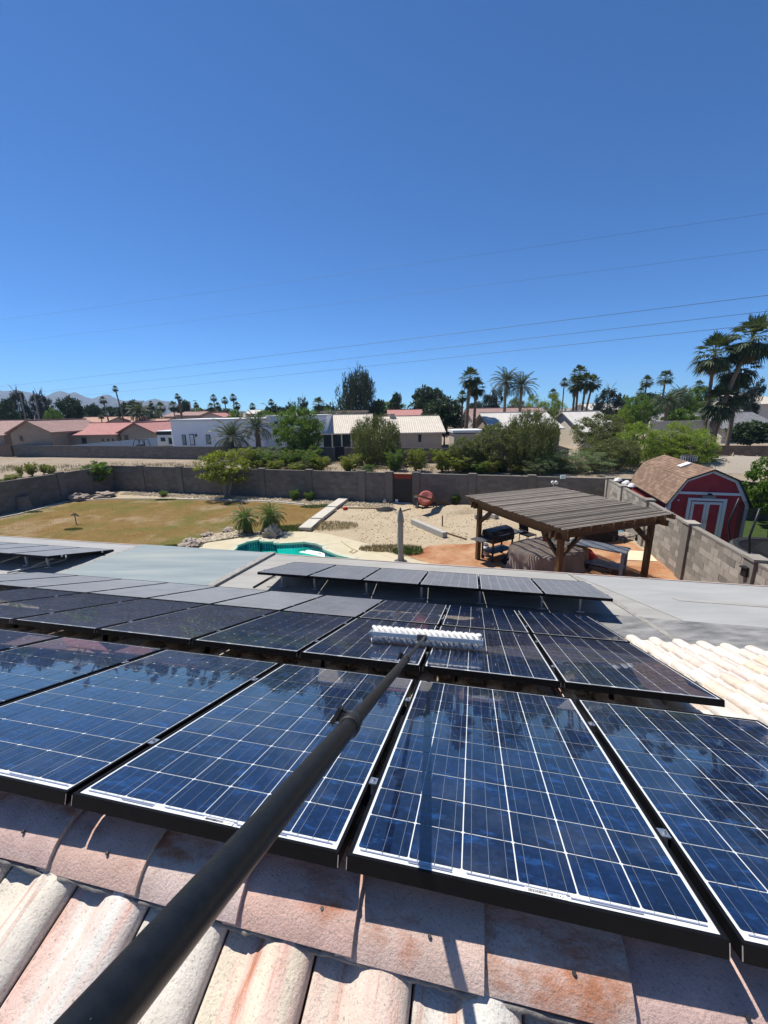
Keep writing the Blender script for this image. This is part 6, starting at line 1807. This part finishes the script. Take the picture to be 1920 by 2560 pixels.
ftree('far low trees right of the pine', 'mesquite', z4, 500, 620, 640, 104, .3255)
def fpalm(label, typ, zz, x, yc, r, Y, s=.3014, tw=.35, skirt=0, bx=None, var=0):
    px, y = zz(x, yc); return palm('fan_palm' if typ == 'fan' else 'date_palm', label, typ, px, y, r * s, Y, tw, skirt, base_px=None if bx is None else zz(bx, 0)[0], var=var)
fpalm('tallest thin fan palm over the red roof, leaning left', 'fan', z1, 955, 105, 27, 88, tw=.42, bx=990, skirt=.9, var=2)
fpalm('shorter fan palm left of the tallest thin one', 'fan', z1, 855, 200, 34, 86, tw=.4, bx=878, skirt=.9)
fpalm('low fan palm before the orange roof', 'fan', z1, 838, 335, 25, 78, tw=.3)
fpalm('feathery date palm behind the red ridge', 'date', z1, 1150, 300, 88, 84, tw=.5)
fpalm('small fan palm on the skyline right of the round tree', 'fan', z1, 1252, 225, 22, 130)
fpalm('dense fan palm left of the twin palms', 'fan', z1, 1330, 260, 48, 106, var=1)
fpalm('shaggy fan palm touching the twin palms', 'fan', z1, 1437, 250, 46, 104, var=1, skirt=1)
fpalm('taller of the twin palms left of the white house', 'fan', z1, 1470, 168, 26, 100, tw=.4, bx=1488, skirt=.9)
fpalm('shorter of the twin palms left of the white house', 'fan', z1, 1492, 190, 24, 101, tw=.4, skirt=.9)
fpalm('fan palm just before the street lamp', 'fan', z1, 1625, 240, 25, 118)
fpalm('small date palm beside the red gable', 'date', z1, 1320, 320, 40, 88, tw=.4, var=1)
fpalm('left fan palm of the middle skyline clump', 'fan', z2, 245, 315, 32, 104, tw=.4, skirt=.8)
fpalm('second fan palm of the middle skyline clump', 'fan', z2, 338, 335, 32, 102, tw=.4, skirt=.8)
fpalm('tallest fan palm of the middle skyline clump', 'fan', z2, 407, 312, 34, 103, tw=.4, skirt=.8)
fpalm('lowest dense fan palm of the middle skyline clump', 'fan', z2, 437, 378, 36, 100, var=1)
fpalm('low fan palm under the left clump palm', 'fan', z2, 225, 385, 34, 108, var=1)
fpalm('low fan palm between the clump palms', 'fan', z2, 280, 378, 30, 107, var=1)
fpalm('far fan palm left of the lone palm', 'fan', z2, 568, 385, 32, 120, var=1)
fpalm('lone fan palm above the clipped hedge', 'fan', z2, 722, 350, 30, 106, tw=.4)
fpalm('small far palm left of the middle clump', 'fan', z2, 100, 375, 24, 124)
fpalm('shaggy pale fan palm left of the cypress', 'fan', z2, 1118, 365, 62, 92, tw=.6, var=1, skirt=.8)
fpalm('tiny far palm above the cypress', 'fan', z2, 1215, 360, 13, 140)
fpalm('low palm under the dark canopy roof', 'date', z2, 1220, 480, 70, 66, tw=.4)
fpalm('low palm right of the dark canopy middle', 'date', z2, 1340, 470, 55, 67, tw=.4, var=1)
fpalm('young date palm in front of the white house', 'date', z2, 395, 640, 160, 50, tw=.6)
fpalm('arching date palm before the white side wing', 'date', z2, 605, 560, 135, 50.5, tw=.9, var=1)
fpalm('big fan palm with brown skirt beside the ficus', 'fan', z3, 915, 215, 95, 61, tw=.75, skirt=1.25, bx=890, var=1)
fpalm('lower fan palm behind the big skirted one', 'fan', z3, 965, 290, 85, 62, tw=.6, skirt=1.1, bx=955, var=1)
fpalm('small fan palm left of the big skirted one', 'fan', z3, 850, 370, 55, 63, tw=.5, skirt=.9)
fpalm('taller of the two date palms on the skyline', 'date', z3, 1212, 245, 120, 72, tw=.7)
fpalm('shorter date palm on the right of the pair', 'date', z3, 1340, 285, 118, 71, tw=.75, var=1)
fpalm('far palm behind the yellow-green trees', 'fan', z3, 1600, 345, 45, 92)
fpalm('lone small palm left of the fan palm cluster', 'fan', z4, 95, 540, 36, 96, .3255, tw=.4)
fpalm('tallest palm of the fan palm cluster', 'fan', z4, 210, 475, 72, 80, .3255, tw=.6, skirt=1.2, var=1)
fpalm('left palm of the fan palm cluster', 'fan', z4, 180, 550, 70, 79, .3255, tw=.6, skirt=1.3, var=1)
fpalm('middle palm of the fan palm cluster', 'fan', z4, 265, 530, 72, 78, .3255, tw=.6, skirt=1.2, bx=245, var=1)
fpalm('right palm of the fan palm cluster, leaning right', 'fan', z4, 315, 545, 68, 80, .3255, tw=.55, skirt=.9, bx=265)
fpalm('left of the two slim skyline palms', 'fan', z4, 728, 535, 52, 92, .3255, tw=.5)
fpalm('right of the two slim skyline palms', 'fan', z4, 872, 508, 66, 90, .3255, tw=.55, var=2)
fpalm('short date palm before the hedge', 'date', z4, 890, 690, 95, 60, .3255, tw=.6)
fpalm('low fan palm on the tree line right of centre', 'fan', z4, 683, 615, 38, 100, .3255)
fpalm('feathery palm in the tree mass', 'date', z4, 985, 650, 85, 74, .3255, var=1)
fpalm('small fan palm left of the big palms', 'fan', z4, 1130, 565, 45, 84, .3255, tw=.4)
fpalm('left big fan palm at the right edge', 'fan', z4, 1250, 325, 165, 47, .3255, tw=.55, skirt=.8, bx=1270, var=0)
fpalm('right big fan palm with curved leaning trunk', 'fan', z4, 1540, 205, 190, 46, .3255, tw=.62, skirt=.8, bx=1340, var=1)
fpalm('middle shaggy palm between the two big ones', 'fan', z4, 1430, 430, 150, 48, .3255, tw=.5, skirt=1.1, bx=1330, var=1)
fpalm('low dense palm at the foot of the big palms', 'fan', z4, 1290, 690, 150, 46.5, .3255, tw=.8, skirt=1.2, var=1)
fpalm('low palm right of the big palm trunks', 'fan', z4, 1420, 620, 110, 48.5, .3255, tw=.6, skirt=.9, var=1)
# street lamps and bare poles
for i, (zz, x0, x1, yt, Y, lab) in enumerate(((z2, 47, 90, 338, 110, 'curved street lamp left of the middle palms'), (z2, 683, 652, 362, 115, 'curved street lamp left of the lone palm'), (z1, 1575, 1615, 205, 112, 'curved street lamp right of the twin palms'))):
    p = D(*zz(x0, yt + 6), Y); q = D(*zz(x1, yt), Y)
    t = thing('street_lamp', lab, 'street lamp', (p.x, Y, 0), 0, 'street lamps')
    b = MB(); b.tube([(0, 0, 0), (0, 0, p.z - .4), ((q.x - p.x) * .3, 0, p.z + .05), (q.x - p.x, 0, q.z)], [.12, .09, .07, .06], 7); b.build('mast', 'galv', t, True)
    b = MB(); b.box((q.x - p.x, 0, q.z), (.8, .3, .15)); b.build('lamp_head', 'galv', t)
for i, (x, yt) in enumerate(((275, 122), (165, 150))):
    p = D(*z1(x, yt), 100); b = MB(); b.tube([(p.x, 100, 0), (p.x, 100, p.z)], .16, 7); tag(b.build('utility_pole', 'bark_pale'), ['bare pole rising between the two left pines', 'bare trunk in the middle of the leftmost pine'][i], 'pole')

# ------------------------------------------------------------------ power lines
W1 = [((0, 793), (960, 682), (1920, 528), 17.0, 'topmost faint power line across the sky'), ((0, 851), (960, 745), (1920, 619), 15.5, 'second faint power line from the top'),
      ((0, 963), (960, 866), (1920, 733), 11.6, 'upper of the three lower power lines'), ((93, 977), (960, 897), (1920, 773), 11.0, 'middle of the three lower power lines'), ((187, 987), (960, 919), (1920, 804), 10.4, 'lowest power line crossing above the palms')]
for (a, m_, c, z, lab) in W1:
    p0, p1 = G(*a, z), G(*c, z)
    d_ = (p1 - p0); pts = []
    pm_ = G(*m_, z - .0)
    e0 = p0 - d_ * .5; e1 = p1 + d_ * .15
    L = (e1 - e0).length; n = 60
    for k in range(n + 1):
        f = k / n; q = e0.lerp(e1, f); q.z -= 0.55 * 4 * f * (1 - f) * .6; pts.append(q)
    r_ = .0065 if z > 14 else .013
    b = MB(); b.tube(pts, [r_ + .00022 * (q - Vector((0, 0, H))).length for q in pts] if False else [r_] * len(pts), 5); tag(b.build('power_line', 'wire'), lab, 'power line', 'power lines')

# ------------------------------------------------------------------ mountains
prof = [(-400, 150), (-200, 120), (0, 112), (60, 110), (130, 108), (190, 116), (250, 126), (310, 142), (370, 158), (415, 140), (460, 118), (490, 114), (520, 119), (570, 134), (600, 124), (620, 122), (660, 140), (700, 160), (760, 176), (800, 165), (840, 150), (880, 144), (910, 147), (960, 176), (1000, 186), (1040, 197), (1090, 188), (1110, 182), (1130, 190), (1200, 196), (1250, 184), (1290, 178), (1330, 190), (1400, 200), (1450, 225), (1560, 250), (1700, 262), (1850, 275), (2200, 285), (2600, 300)]
YM = 2600
rows_ = 26; V = []; nP = 420
xs = np.linspace(prof[0][0], prof[-1][0], nP); ys = np.interp(xs, [p[0] for p in prof], [p[1] for p in prof])
rg = np.random.default_rng(5); fine = np.cumsum(rg.normal(size=nP)); fine -= np.convolve(fine, np.ones(25) / 25, 'same')
top = [D(*z1(x, y + f * .9), YM) for x, y, f in zip(xs, ys, fine)]
for j in range(rows_):
    f = j / (rows_ - 1)
    for i, p in enumerate(top):
        spur = math.sin(i * .21 + 1.7 * math.sin(i * .067) + 1.2 * f) + .5 * math.sin(i * .47 + 2 * f)
        zz_ = max(p.z, 1) * (1 - f) ** (1.15 + .28 * spur * math.sin(math.pi * f)) + 3 * math.sin(i * 1.9 + j * 2.3) * math.sin(math.pi * f)
        V.append((p.x * (1 - .28 * f), YM - 850 * f, zz_ - 8))
Fm = [(j * nP + i, (j + 1) * nP + i, (j + 1) * nP + i + 1, j * nP + i + 1) for j in range(rows_ - 1) for i in range(nP - 1)]
b = MB(); b.add(V, Fm); struct(b.build('mountains', 'mountain', smooth=False))

# ------------------------------------------------------------------ thin desert haze
b = MB(); b.box((100, 1250, 96), (5200, 3600, 198)); hz = b.build('haze', 'water')
hm, nt, out = new_mat('haze_air')
pv_ = nt.nodes.new('ShaderNodeVolumePrincipled'); pv_.inputs['Color'].default_value = (.52, .74, 1.0, 1); pv_.inputs['Density'].default_value = HAZE; pv_.inputs['Anisotropy'].default_value = .2
nt.links.new(pv_.outputs[0], out.inputs['Volume']); hz.data.materials[0] = hm; stuff(hz); hz['label'] = 'thin blue desert haze over the whole valley'; hz['category'] = 'haze'
